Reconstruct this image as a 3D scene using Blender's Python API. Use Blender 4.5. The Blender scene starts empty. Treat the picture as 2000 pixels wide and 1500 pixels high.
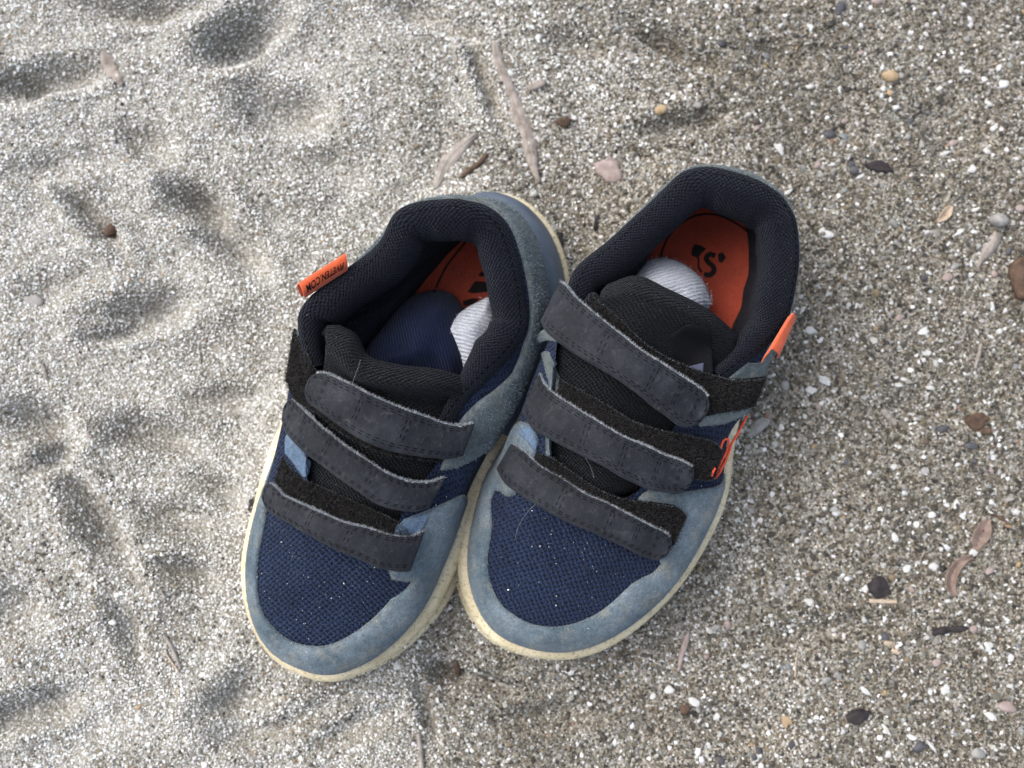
import bpy, math, random
import numpy as np
from mathutils import Vector
from mathutils.geometry import delaunay_2d_cdt
from mathutils.bvhtree import BVHTree

rng = np.random.default_rng(7)
random.seed(7)
scene = bpy.context.scene
COL = scene.collection

# ------------------------------------------------------------------ camera
CAM_H, FPX, PITCH = 0.40, 1900.0, math.radians(4.0)
cam_d = bpy.data.cameras.new("camera")
cam = bpy.data.objects.new("camera", cam_d)
COL.objects.link(cam)
cam.location = (0, 0, CAM_H)
cam.rotation_euler = (PITCH, 0, 0)
cam_d.sensor_width = 36.0
cam_d.lens = 36.0 * FPX / 2000.0
cam_d.clip_start, cam_d.clip_end = 0.01, 50
cam_d.dof.use_dof = True
cam_d.dof.focus_distance = 0.343
cam_d.dof.aperture_fstop = 7.5
scene.camera = cam

# ------------------------------------------------------------------ light: overcast daylight
SUN_EL, SUN_AZ = math.radians(52), math.radians(-62)      # azimuth from +y, negative = image left
wd = bpy.data.worlds.new("World")
scene.world = wd
wd.use_nodes = True
wn = wd.node_tree.nodes
bg = wn["Background"]
sky = wn.new("ShaderNodeTexSky")
sky.sky_type = 'NISHITA'
sky.sun_disc = False
sky.sun_elevation = SUN_EL
sky.sun_rotation = SUN_AZ
sky.air_density = 1.0
sky.dust_density = 4.0
sky.ozone_density = 0.6
hs = wn.new("ShaderNodeHueSaturation")
hs.inputs["Saturation"].default_value = 0.62
wd.node_tree.links.new(sky.outputs[0], hs.inputs["Color"])
wd.node_tree.links.new(hs.outputs[0], bg.inputs[0])
bg.inputs[1].default_value = 0.15
sun_d = bpy.data.lights.new("sun", 'SUN')
sun_d.energy = 0.85
sun_d.angle = math.radians(55)
sun_d.color = (1.0, 0.985, 0.965)
sun = bpy.data.objects.new("sun", sun_d)
COL.objects.link(sun)
sdir = Vector((math.sin(SUN_AZ) * math.cos(SUN_EL), math.cos(SUN_AZ) * math.cos(SUN_EL), math.sin(SUN_EL)))
sun.rotation_euler = sdir.to_track_quat('Z', 'Y').to_euler()
sun.location = sdir * 3
vs = scene.view_settings
vs.view_transform = 'Standard'
vs.look = 'None'
vs.gamma = 1.0
vs.use_curve_mapping = False
vs.exposure = 1.16
scene.cycles.max_bounces = 6
scene.cycles.diffuse_bounces = 3

# ------------------------------------------------------------------ pixel <-> world helpers (2000x1500 frame)
CP, SP = math.cos(PITCH), math.sin(PITCH)

def P(a):
    """(px, py, z) -> world points lying at height z."""
    a = np.asarray(a, float)
    dx = (a[..., 0] - 1000) / FPX
    dy = -(a[..., 1] - 750) / FPX
    wy = dy * CP + SP
    wz = dy * SP - CP
    t = (CAM_H - a[..., 2]) / (-wz)
    return np.stack([dx * t, wy * t, a[..., 2]], -1)

def proj(q):
    q = np.asarray(q, float)
    x, y, z = q[..., 0], q[..., 1], q[..., 2] - CAM_H
    cy = y * CP + z * SP
    cz = -y * SP + z * CP
    return np.stack([1000 + FPX * x / (-cz), 750 - FPX * cy / (-cz)], -1)

CAMV = np.array([0, 0, CAM_H])
PPM = 4750.0     # pixels per metre near the ground

def resample(pts, n, closed=False):
    """smooth curve through pts, n samples, even in chord length"""
    p = np.asarray(pts, float)
    if closed:
        p = np.vstack([p[-1], p, p[0], p[1]])
    if len(p) == 2:
        t = np.linspace(0, 1, n)[:, None]
        return p[0] * (1 - t) + p[1] * t
    d = np.maximum(np.linalg.norm(np.diff(p, axis=0), axis=1), 1e-9)
    t = np.concatenate([[0], np.cumsum(d)])
    m = np.zeros_like(p)
    s = np.diff(p, axis=0) / d[:, None]
    m[1:-1] = (s[:-1] * d[1:, None] + s[1:] * d[:-1, None]) / (d[1:] + d[:-1])[:, None]
    m[0], m[-1] = s[0], s[-1]
    if closed:
        T = np.linspace(t[1], t[-2], n, endpoint=False)
    else:
        T = np.linspace(t[0], t[-1], n)
    i = np.clip(np.searchsorted(t, T, side='right') - 1, 0, len(d) - 1)
    h = d[i][:, None]
    x = ((T - t[i]) / d[i])[:, None]
    return ((2*x**3 - 3*x**2 + 1) * p[i] + (x**3 - 2*x**2 + x) * h * m[i]
            + (-2*x**3 + 3*x**2) * p[i+1] + (x**3 - x**2) * h * m[i+1])

def unit(a):
    return a / np.maximum(np.linalg.norm(a, axis=-1, keepdims=True), 1e-12)

# ------------------------------------------------------------------ materials
MATS = {}
def new_mat(name):
    m = bpy.data.materials.new(name)
    m.use_nodes = True
    nt = m.node_tree
    b = nt.nodes["Principled BSDF"]
    MATS[name] = m
    return m, nt, b

def N(nt, typ, **kw):
    n = nt.nodes.new(typ)
    for k, v in kw.items():
        setattr(n, k, v)
    return n

def noise(nt, scale, detail=3, rough=0.55, vec=None):
    n = N(nt, "ShaderNodeTexNoise")
    n.inputs["Scale"].default_value = scale
    n.inputs["Detail"].default_value = detail
    n.inputs["Roughness"].default_value = rough
    if vec is None:
        g = N(nt, "ShaderNodeNewGeometry")
        vec = g.outputs["Position"]
    nt.links.new(vec, n.inputs["Vector"])
    return n

def ramp(nt, fac, stops):
    r = N(nt, "ShaderNodeValToRGB")
    els = r.color_ramp.elements
    while len(els) < len(stops):
        els.new(0.5)
    for e, (p, c) in zip(els, stops):
        e.position = p
        e.color = (*c, 1) if len(c) == 3 else c
    nt.links.new(fac, r.inputs["Fac"])
    return r

def mix(nt, fac, a, b, mode='MIX'):
    m = N(nt, "ShaderNodeMix", data_type='RGBA', blend_type=mode)
    for sock, v in ((m.inputs[0], fac), (m.inputs[6], a), (m.inputs[7], b)):
        if isinstance(v, (int, float)):
            sock.default_value = v
        elif isinstance(v, tuple):
            sock.default_value = (*v, 1) if len(v) == 3 else v
        else:
            nt.links.new(v, sock)
    return m.outputs[2]

def bump(nt, b, height, dist, strength=1.0, prev=None):
    n = N(nt, "ShaderNodeBump")
    n.inputs["Strength"].default_value = strength
    n.inputs["Distance"].default_value = dist
    nt.links.new(height, n.inputs["Height"])
    if prev is not None:
        nt.links.new(prev, n.inputs["Normal"])
    nt.links.new(n.outputs[0], b.inputs["Normal"])
    return n.outputs[0]

def sheen(b, w, r=0.5, tint=(1, 1, 1)):
    b.inputs["Sheen Weight"].default_value = w
    b.inputs["Sheen Roughness"].default_value = r
    b.inputs["Sheen Tint"].default_value = (*tint, 1)

def mat_suede(name, c_dark, c_mid, c_pale, dirt=(0.16, 0.15, 0.11), dirt_amt=0.5):
    m, nt, b = new_mat(name)
    big = noise(nt, 55, 4, 0.6)
    fine = noise(nt, 1500, 3, 0.7)
    r = ramp(nt, big.outputs[0], [(0.32, c_dark), (0.5, c_mid), (0.72, c_pale)])
    dn = noise(nt, 130, 5, 0.65)
    dr = ramp(nt, dn.outputs[0], [(0.5, (0, 0, 0)), (0.68, (dirt_amt,) * 3)])
    c = mix(nt, dr.outputs[0], r.outputs[0], dirt)
    fr = ramp(nt, fine.outputs[0], [(0.25, (0.55,) * 3), (0.75, (1.35,) * 3)])
    c = mix(nt, 1.0, c, fr.outputs[0], 'MULTIPLY')
    med = noise(nt, 420, 4, 0.75)
    mr = ramp(nt, med.outputs[0], [(0.28, (0.74, 0.75, 0.76)), (0.5, (1.0, 1.0, 1.0)), (0.72, (1.32, 1.30, 1.26))])
    c = mix(nt, 1.0, c, mr.outputs[0], 'MULTIPLY')
    nt.links.new(c, b.inputs["Base Color"])
    b.inputs["Roughness"].default_value = 0.92
    b.inputs["Specular IOR Level"].default_value = 0.2
    sheen(b, 0.10, 0.45, (0.75, 0.85, 1.0))
    n1 = bump(nt, b, fine.outputs[0], 0.0005, 0.8)
    n1 = bump(nt, b, dn.outputs[0], 0.0010, 0.6, n1)
    bump(nt, b, med.outputs[0], 0.0007, 0.7, n1)
    return m

def M2(nt, op, a, b2=None):
    n = N(nt, "ShaderNodeMath", operation=op)
    for k, v in enumerate((a, b2)):
        if v is None:
            continue
        if isinstance(v, (int, float)):
            n.inputs[k].default_value = v
        else:
            nt.links.new(v, n.inputs[k])
    return n.outputs[0]

def mat_knit(name, c_gap, c_lo, c_hi, w, h, depth=0.0005, hole=0.45, shn=0.08, dust=0.0, ribs=0.0, bs=0.9):
    """knit: staggered yarn loops on a w x h millimetre lattice in the UV map (UVs are in millimetres)"""
    m, nt, b = new_mat(name)
    uv = N(nt, "ShaderNodeUVMap", uv_map="UVMap")
    warp = noise(nt, 0.5, 3, 0.6, uv.outputs[0])
    sc = N(nt, "ShaderNodeVectorMath", operation='SCALE')
    sc.inputs[3].default_value = 1.1 * h
    nt.links.new(warp.outputs["Color"], sc.inputs[0])
    ad = N(nt, "ShaderNodeVectorMath", operation='ADD')
    nt.links.new(uv.outputs[0], ad.inputs[0])
    nt.links.new(sc.outputs[0], ad.inputs[1])
    sx = N(nt, "ShaderNodeSeparateXYZ")
    nt.links.new(ad.outputs[0], sx.inputs[0])
    cx = M2(nt, 'COSINE', M2(nt, 'MULTIPLY', sx.outputs[0], 6.2832 / w))
    cy = M2(nt, 'COSINE', M2(nt, 'MULTIPLY', sx.outputs[1], 6.2832 / h))
    lat = M2(nt, 'MULTIPLY', cx, cy)                       # +1 at the holes of a staggered lattice
    if ribs > 0:
        rib = M2(nt, 'COSINE', M2(nt, 'MULTIPLY', sx.outputs[1], 3.1416 / h * 1.0))
        lat = M2(nt, 'ADD', M2(nt, 'MULTIPLY', lat, 1 - ribs), M2(nt, 'MULTIPLY', rib, ribs))
    hgt = M2(nt, 'MULTIPLY', lat, -1.0)
    v = noise(nt, 70, 4, 0.6)
    cl = ramp(nt, v.outputs[0], [(0.3, c_lo), (0.72, c_hi)])
    hr = ramp(nt, M2(nt, 'MULTIPLY_ADD', lat, 0.5), [(hole, (0, 0, 0)), (min(hole + 0.38, 0.98), (1, 1, 1))])
    hr.inputs[0].links[0].from_node.inputs[2].default_value = 0.5
    c = mix(nt, hr.outputs[0], cl.outputs[0], c_gap)
    fib = noise(nt, 2600, 2, 0.7)
    fr = ramp(nt, fib.outputs[0], [(0.3, (0.6,) * 3), (0.75, (1.5,) * 3)])
    c = mix(nt, 1.0, c, fr.outputs[0], 'MULTIPLY')
    if dust > 0:
        dn = noise(nt, 950, 2, 0.6)
        dr = ramp(nt, dn.outputs[0], [(0.70, (0, 0, 0)), (0.80, (dust,) * 3)])
        c = mix(nt, dr.outputs[0], c, (0.20, 0.20, 0.19))
    nt.links.new(c, b.inputs["Base Color"])
    b.inputs["Roughness"].default_value = 0.85
    b.inputs["Specular IOR Level"].default_value = 0.10
    sheen(b, shn, 0.5, (0.75, 0.85, 1.0))
    n1 = bump(nt, b, hgt, depth, bs)
    bump(nt, b, fib.outputs[0], 0.0002, 0.6, n1)
    return m

def mat_plain(name, c1, c2, scale=200, rough=0.8, spec=0.3, bump_scale=1500, bump_d=0.0002, shn=0.0, emit=None):
    m, nt, b = new_mat(name)
    v = noise(nt, scale, 4, 0.6)
    r = ramp(nt, v.outputs[0], [(0.3, c1), (0.7, c2)])
    nt.links.new(r.outputs[0], b.inputs["Base Color"])
    b.inputs["Roughness"].default_value = rough
    b.inputs["Specular IOR Level"].default_value = spec
    if shn:
        sheen(b, shn)
    f = noise(nt, bump_scale, 3, 0.65)
    bump(nt, b, f.outputs[0], bump_d, 0.8)
    return m

mat_suede("suede_blue", (0.060, 0.086, 0.106), (0.100, 0.132, 0.156), (0.165, 0.200, 0.224), (0.17, 0.172, 0.15), 0.75)
mat_suede("suede_grey", (0.054, 0.072, 0.078), (0.090, 0.112, 0.118), (0.15, 0.172, 0.174), (0.12, 0.11, 0.085), 0.5)
mat_suede("suede_bright", (0.06, 0.098, 0.155), (0.085, 0.130, 0.195), (0.135, 0.185, 0.25), (0.12, 0.125, 0.105), 0.3)
mat_knit("mesh_navy", (0.0026, 0.0034, 0.008), (0.0092, 0.0165, 0.0410), (0.0155, 0.0260, 0.0590), 2.5, 1.9, 0.0007, 0.54, 0.05, 0.5)
mat_knit("knit_collar", (0.0010, 0.0012, 0.0022), (0.0024, 0.0030, 0.0064), (0.0046, 0.0057, 0.0115), 1.5, 1.6, 0.0005, 0.50, 0.05, 0.35)
mat_knit("knit_tongue", (0.0006, 0.0006, 0.0007), (0.0030, 0.0030, 0.0038), (0.0064, 0.0064, 0.0080), 2.0, 1.5, 0.0010, 0.48, 0.05, 0.5, 0.25)
mat_knit("sock_navy", (0.0020, 0.0034, 0.014), (0.0022, 0.0048, 0.0195), (0.0036, 0.0078, 0.0285), 5.0, 0.55, 0.0002, 0.5, 0.08, 0.0, 0.8)
mat_knit("sock_pale", (0.28, 0.30, 0.34), (0.33, 0.35, 0.39), (0.43, 0.45, 0.49), 5.0, 0.70, 0.0002, 0.5, 0.2, 0.0, 0.8)
mat_plain("velcro", (0.0014, 0.0013, 0.0014), (0.0055, 0.0052, 0.0054), 900, 0.9, 0.15, 1100, 0.0010)

# nubuck strap leather
m, nt, b = new_mat("strap_leather")
big = noise(nt, 95, 5, 0.62)
r = ramp(nt, big.outputs[0], [(0.3, (0.0078, 0.0094, 0.0128)), (0.5, (0.0126, 0.0145, 0.0188)), (0.74, (0.028, 0.031, 0.037))])
fine = noise(nt, 1900, 3, 0.7)
fr = ramp(nt, fine.outputs[0], [(0.3, (0.7,) * 3), (0.75, (1.25,) * 3)])
c = mix(nt, 1.0, r.outputs[0], fr.outputs[0], 'MULTIPLY')
dn = noise(nt, 420, 4, 0.7)
dr = ramp(nt, dn.outputs[0], [(0.56, (0, 0, 0)), (0.76, (0.40,) * 3)])
c = mix(nt, dr.outputs[0], c, (0.08, 0.08, 0.08))
nt.links.new(c, b.inputs["Base Color"])
b.inputs["Roughness"].default_value = 0.8
b.inputs["Specular IOR Level"].default_value = 0.20
sheen(b, 0.04, 0.5, (0.8, 0.88, 1))
n1 = bump(nt, b, fine.outputs[0], 0.0003, 0.6)
n1 = bump(nt, b, dn.outputs[0], 0.0006, 0.5, n1)
wr = noise(nt, 230, 3, 0.55)
bump(nt, b, wr.outputs[0], 0.0020, 0.45, n1)

# cream rubber
m, nt, b = new_mat("rubber_cream")
big = noise(nt, 60, 4, 0.6)
r = ramp(nt, big.outputs[0], [(0.3, (0.46, 0.39, 0.245)), (0.55, (0.58, 0.51, 0.345)), (0.75, (0.66, 0.60, 0.44))])
dn = noise(nt, 480, 5, 0.7)
dr = ramp(nt, dn.outputs[0], [(0.50, (0, 0, 0)), (0.70, (0.75,) * 3)])
c = mix(nt, dr.outputs[0], r.outputs[0], (0.20, 0.17, 0.11))
d2 = noise(nt, 1300, 3, 0.6)
dr2 = ramp(nt, d2.outputs[0], [(0.58, (0, 0, 0)), (0.68, (0.85,) * 3)])
c = mix(nt, dr2.outputs[0], c, (0.12, 0.10, 0.07))
nt.links.new(c, b.inputs["Base Color"])
b.inputs["Roughness"].default_value = 0.62
b.inputs["Specular IOR Level"].default_value = 0.4
bump(nt, b, dn.outputs[0], 0.0006, 0.5)

mat_plain("rubber_blue", (0.06, 0.080, 0.115), (0.09, 0.115, 0.15), 150, 0.6, 0.4, 700, 0.0002)
mat_plain("orange_tag", (0.50, 0.075, 0.022), (0.62, 0.105, 0.034), 300, 0.75, 0.25, 3000, 0.0003, 0.15)
mat_plain("orange_print", (0.62, 0.06, 0.022), (0.72, 0.09, 0.035), 300, 0.6, 0.4)
mat_plain("black_print", (0.003, 0.0025, 0.002), (0.008, 0.006, 0.006), 300, 0.8, 0.2)
mat_plain("thread_dark", (0.0012, 0.0012, 0.0016), (0.0030, 0.0030, 0.004), 300, 0.95, 0.02)
mat_plain("label_satin", (0.0022, 0.0022, 0.0034), (0.004, 0.004, 0.006), 900, 0.8, 0.15)
mat_plain("label_lilac", (0.04, 0.045, 0.08), (0.06, 0.065, 0.11), 300, 0.6, 0.4)
mat_plain("raw_edge", (0.06, 0.07, 0.08), (0.20, 0.22, 0.24), 700, 0.95, 0.1, 2500, 0.0004)
mat_plain("fuzz_pale", (0.16, 0.175, 0.19), (0.42, 0.44, 0.46), 500, 0.9, 0.1)
mat_plain("fuzz_black", (0.0025, 0.0024, 0.0026), (0.040, 0.037, 0.037), 1800, 0.8, 0.2)
mat_plain("fuzz_blue", (0.06, 0.085, 0.10), (0.22, 0.26, 0.28), 1500, 0.9, 0.1)
mat_plain("fuzz_edge", (0.10, 0.13, 0.14), (0.30, 0.33, 0.33), 1500, 0.9, 0.1)
mat_plain("fuzz_sock", (0.42, 0.44, 0.49), (0.58, 0.60, 0.65), 500, 0.9, 0.1)
mat_plain("hair_pale", (0.16, 0.16, 0.16), (0.24, 0.235, 0.23), 200, 0.5, 0.4)

# insole: orange knit cover
m, nt, b = new_mat("insole_orange")
uv = N(nt, "ShaderNodeUVMap", uv_map="UVMap")
v = N(nt, "ShaderNodeTexVoronoi")
v.inputs["Scale"].default_value = 1.1
nt.links.new(uv.outputs[0], v.inputs["Vector"])
vr = ramp(nt, v.outputs["Distance"], [(0.05, (0.15, 0.016, 0.005)), (0.35, (0.25, 0.027, 0.007))])
bn = noise(nt, 60, 4, 0.6)
br_ = ramp(nt, bn.outputs[0], [(0.3, (0.75,) * 3), (0.7, (1.1,) * 3)])
c = mix(nt, 1.0, vr.outputs[0], br_.outputs[0], 'MULTIPLY')
nt.links.new(c, b.inputs["Base Color"])
b.inputs["Roughness"].default_value = 0.8
bump(nt, b, v.outputs["Distance"], 0.0003, 0.8)

# ------------------------------------------------------------------ mesh building
def link_mesh(name, verts, faces, material, parent=None, uvs=None, smooth=True, mats=None, fmat=None, kind=None, label=None):
    verts = np.asarray(verts, float)
    off = np.array(parent["_loc"]) if parent is not None and "_loc" in parent else np.zeros(3)
    me = bpy.data.meshes.new(name)
    me.from_pydata((verts - off).tolist(), [], [list(map(int, f)) for f in faces])
    me.update()
    for mm in ([material] if mats is None else mats):
        me.materials.append(MATS[mm])
    if fmat is not None:
        me.polygons.foreach_set("material_index", np.asarray(fmat, np.int32))
    if smooth:
        me.polygons.foreach_set("use_smooth", np.ones(len(me.polygons), bool))
    if uvs is not None:
        ul = me.uv_layers.new(name="UVMap")
        li = np.empty(len(me.loops), np.int32)
        me.loops.foreach_get("vertex_index", li)
        ul.data.foreach_set("uv", np.asarray(uvs, np.float32)[li].ravel())
    o = bpy.data.objects.new(name, me)
    COL.objects.link(o)
    if parent is not None:
        o.parent = parent
        o["_loc"] = [float(t) for t in off]
    if kind:
        o["kind"] = kind
    if label:
        o["label"] = label
    return o

def thing(name, label, cat, loc, group=None):
    o = bpy.data.objects.new(name, None)
    COL.objects.link(o)
    o.location = loc
    o["_loc"] = [float(t) for t in loc]
    o.empty_display_size = 0.01
    o["label"], o["category"] = label, cat
    if group:
        o["group"] = group
    return o

def bvh_of(verts, faces):
    return BVHTree.FromPolygons([tuple(map(float, v)) for v in verts], [tuple(map(int, f)) for f in faces])

def grid_faces(n, m, flip=False, wrap=False):
    f = []
    for i in range(n if wrap else n - 1):
        i2 = (i + 1) % n
        for j in range(m - 1):
            q = (i*m + j, i2*m + j, i2*m + j + 1, i*m + j + 1)
            f.append(q[::-1] if flip else q)
    return f

def grid_normals(G):
    du = np.gradient(G, axis=0)
    dv = np.gradient(G, axis=1)
    return unit(np.cross(du, dv))

def pip(pts, poly):
    """points in polygon"""
    x, y = pts[:, 0], pts[:, 1]
    ins = np.zeros(len(pts), bool)
    a = poly
    b2 = np.roll(poly, -1, axis=0)
    for (x1, y1), (x2, y2) in zip(a, b2):
        if y1 == y2:
            continue
        c = ((y1 > y) != (y2 > y)) & (x < (x2 - x1) * (y - y1) / (y2 - y1) + x1)
        ins ^= c
    return ins

def cdt_poly(poly, cell):
    """triangulate a 2D polygon with interior points; returns verts, tris, n_boundary, dist-to-boundary"""
    poly = np.asarray(poly, float)
    out = []
    for a, b2 in zip(poly, np.roll(poly, -1, axis=0)):
        k = max(1, int(np.ceil(np.linalg.norm(b2 - a) / cell)))
        for i in range(k):
            out.append(a + (b2 - a) * i / k)
    bd = np.array(out)
    lo, hi = bd.min(0), bd.max(0)
    gx = np.arange(lo[0] + cell*0.5, hi[0], cell)
    gy = np.arange(lo[1] + cell*0.5, hi[1], cell*0.866)
    X, Y = np.meshgrid(gx, gy)
    X = X + (np.arange(len(gy)) % 2)[:, None] * cell * 0.5
    q = np.stack([X.ravel(), Y.ravel()], 1)
    q = q[pip(q, bd)]
    d = np.empty(len(q))
    for s in range(0, len(q), 4000):
        d[s:s+4000] = np.sqrt(((q[s:s+4000, None] - bd[None])**2).sum(-1).min(1))
    keep = d > cell * 0.55
    q, d = q[keep], d[keep]
    nb = len(bd)
    allp = np.vstack([bd, q])
    edges = [(i, (i + 1) % nb) for i in range(nb)]
    vco, _, fc, ov, _, _ = delaunay_2d_cdt([Vector(p) for p in allp], edges, [], 0, 1e-9)
    V2 = np.array([tuple(v) for v in vco])
    tri = np.array([f for f in fc])
    cen = V2[tri].mean(1)
    tri = tri[pip(cen, bd)]
    e1, e2 = V2[tri[:, 1]] - V2[tri[:, 0]], V2[tri[:, 2]] - V2[tri[:, 0]]
    area = e1[:, 0]*e2[:, 1] - e1[:, 1]*e2[:, 0]
    tri[area < 0] = tri[area < 0][:, ::-1]
    dist = np.empty(len(V2))
    for s in range(0, len(V2), 4000):
        dist[s:s+4000] = np.sqrt(((V2[s:s+4000, None] - bd[None])**2).sum(-1).min(1))
    dist[dist < 1e-7] = 0
    return V2, tri, dist

def boundary_edges(tri):
    cnt = {}
    for f in tri:
        for a, b2 in ((f[0], f[1]), (f[1], f[2]), (f[2], f[0])):
            cnt[(a, b2)] = cnt.get((a, b2), 0) + 1
    return [(a, b2) for (a, b2) in cnt if (b2, a) not in cnt]

# ------------------------------------------------------------------ the hull of a shoe upper
class Hull:
    def __init__(self, stations, sgn, z0_toe=0.022, z0_heel=0.026, nu=9, nv=44):
        self.N = len(stations)
        self.sgn = sgn
        K = self.N
        R0 = np.array([s[0] for s in stations], float)
        yy = R0[:, 1]
        w = np.clip((yy.max() - yy) / (yy.max() - yy.min()), 0, 1)
        z0 = z0_toe + (z0_heel - z0_toe) * np.clip((w - 0.35) / 0.5, 0, 1)
        A0 = P(np.column_stack([R0, z0]))
        A2 = P(np.array([s[1] for s in stations], float))
        A3 = P(np.array([s[2] for s in stations], float))
        cen = A0.mean(0)
        tan = np.roll(A0, -1, 0) - np.roll(A0, 1, 0)
        outw = unit(np.stack([tan[:, 1], -tan[:, 0], np.zeros(K)], -1)) * sgn
        A1 = A0 + np.array([0, 0, 0.0095]) - outw * 0.0012
        cols = []
        for k in range(K):
            cols.append(resample([A0[k], A1[k], A2[k], A3[k]], nv))
        C = np.array(cols)                       # K x nv x 3
        self.nu, self.nv = nu * K, nv
        G = np.zeros((nu * K, nv, 3))
        for i in range(nu * K):
            k, x = divmod(i, nu)
            x /= nu
            p0, p1, p2, p3 = C[(k-1) % K], C[k], C[(k+1) % K], C[(k+2) % K]
            G[i] = 0.5 * (2*p1 + (p2-p0)*x + (2*p0-5*p1+4*p2-p3)*x*x + (3*p1-p0-3*p2+p3)*x**3)
        # light smoothing round the ring
        for _ in range(4):
            G = 0.5*G + 0.25*(np.roll(G, 1, 0) + np.roll(G, -1, 0))
        self.G = G
        du = np.roll(G, -1, 0) - np.roll(G, 1, 0)
        dv = np.gradient(G, axis=1)
        self.Nn = unit(np.cross(du, dv)) * sgn
        self.pj = proj(G)
        view = unit(CAMV - G)
        self.face = (self.Nn * view).sum(-1)
        f = []
        for i in range(self.nu):
            i2 = (i + 1) % self.nu
            for j in range(nv - 1):
                q = (i*nv + j, i2*nv + j, i2*nv + j + 1, i*nv + j + 1)
                f.append(q if sgn > 0 else q[::-1])
        self.faces = f
        self.cen = cen
        tt = np.roll(G[:, 0], -1, 0) - np.roll(G[:, 0], 1, 0)
        self.out0 = unit(np.stack([tt[:, 1], -tt[:, 0], np.zeros(self.nu)], -1)) * sgn
        tt = np.roll(G[:, -1], -3, 0) - np.roll(G[:, -1], 3, 0)
        self.out3 = unit(np.stack([tt[:, 1], -tt[:, 0], np.zeros(self.nu)], -1)) * sgn

    def _bil(self, A, u, v):
        u = np.asarray(u, float) * (self.nu / self.N)
        v = np.clip(np.asarray(v, float), 0, 1) * (self.nv - 1)
        i = np.floor(u).astype(int)
        fu = (u - i)[..., None]
        j = np.clip(np.floor(v).astype(int), 0, self.nv - 2)
        fv = (v - j)[..., None]
        a, b2 = i % self.nu, (i + 1) % self.nu
        return (A[a, j]*(1-fu)*(1-fv) + A[b2, j]*fu*(1-fv) + A[a, j+1]*(1-fu)*fv + A[b2, j+1]*fu*fv)

    def S(self, u, v): return self._bil(self.G, u, v)
    def Nrm(self, u, v): return unit(self._bil(self.Nn, u, v))

    def uv(self, px, py, near=None):
        d = (self.pj[..., 0] - px)**2 + (self.pj[..., 1] - py)**2
        d = np.where(self.face > -0.05, d, d + 400)
        i, j = np.unravel_index(np.argmin(d), d.shape)
        u, v = i * self.N / self.nu, j / (self.nv - 1)
        for _ in range(4):
            e = 0.02
            p = proj(self.S(np.array(u), np.array(v)))
            pu = proj(self.S(np.array(u + e), np.array(v)))
            pv = proj(self.S(np.array(u), np.array(v + e)))
            J = np.column_stack([(pu - p) / e, (pv - p) / e])
            if abs(np.linalg.det(J)) < 200:
                break
            s = np.linalg.solve(J, np.array([px, py]) - p)
            s = np.clip(s, -0.3, 0.3)
            u, v = u + s[0], float(np.clip(v + s[1], 0, 1))
        if near is not None:
            while u - near > self.N / 2: u -= self.N
            while u - near < -self.N / 2: u += self.N
        return float(u), float(v)

    def poly(self, items):
        """items: ('p', px, py) pixel or ('u', u, v)"""
        out, last = [], None
        for it in items:
            if it[0] == 'u':
                u, v = it[1], it[2]
                if last is not None:
                    while u - last > self.N / 2: u -= self.N
                    while u - last < -self.N / 2: u += self.N
            else:
                u, v = self.uv(it[1], it[2], last)
            out.append((u, v))
            last = u
        return out

SU, SV = 0.0165, 0.055

def panel(hull, poly, name, material, parent, th=0.0012, base=0.0002, cell=0.0021, smooth=2, label=None):
    """a flat-cut piece of suede lying on the hull, with its own thickness and rounded cut edge"""
    q = np.array([(u * SU, v * SV) for u, v in poly])
    if smooth > 1:
        q = resample(q, len(q) * smooth, True)
    q[:, 1] = np.clip(q[:, 1], 0.0, SV)
    V2, tri, dist = cdt_poly(q, cell)
    u, v = V2[:, 0] / SU, V2[:, 1] / SV
    s, n = hull.S(u, v), hull.Nrm(u, v)
    e = np.clip(dist / (cell * 0.9), 0, 1)
    off = base + th * (0.5 + 0.5 * e)
    V = s + n * off[:, None]
    if hull.sgn < 0:
        tri = tri[:, ::-1]
    be = boundary_edges(tri)
    ids = sorted({a for e2 in be for a in e2})
    mp = {a: len(V) + k for k, a in enumerate(ids)}
    V = np.vstack([V, s[ids] - n[ids] * 0.0006])
    F = [tuple(t) for t in tri] + [(b2, a, mp[a], mp[b2]) for a, b2 in be]
    ob = link_mesh(name, V, F, material, parent, label=label)
    ev = np.array([(a, b2) for a, b2 in be if V2[a, 1] > 0.002 and V2[b2, 1] > 0.002])
    if len(ev):
        k = 3000
        pk = rng.integers(0, len(ev), k)
        f = rng.random(k)[:, None]
        q = V[ev[pk, 0]]*(1-f) + V[ev[pk, 1]]*f
        blades("edge_fuzz", q, n[ev[pk, 0]], 0.0007, 0.00006, "fuzz_edge", ob, 1.4)
    return ob, V, F

# ------------------------------------------------------------------ lofted sheets (straps, tongue, strips)
LAYERS = []            # BVHs of what already lies on the shoe
def drop_on(px_grid, clear, smooth_it=2):
    """raise the sheet along the line of sight so that it clears what lies beneath"""
    g = px_grid.copy()
    for it in range(2):
        w = P(g)
        flat = w.reshape(-1, 3)
        z = g[..., 2].reshape(-1).copy()
        for k in range(len(flat)):
            o = Vector((flat[k, 0], flat[k, 1], 0.2))
            for bv in LAYERS:
                hit = bv.ray_cast(o, Vector((0, 0, -1)), 0.2)
                if hit[0] is not None:
                    z[k] = max(z[k], hit[0].z + clear)
        zz = z.reshape(g.shape[:2])
        for _ in range(smooth_it):
            p = np.pad(zz, 1, mode='edge')
            sm = (p[:-2, 1:-1] + p[2:, 1:-1] + p[1:-1, :-2] + p[1:-1, 2:] + 2*zz) / 6
            zz = np.maximum(zz, sm) if it == 0 else sm
        g[..., 2] = zz
    return g

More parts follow.
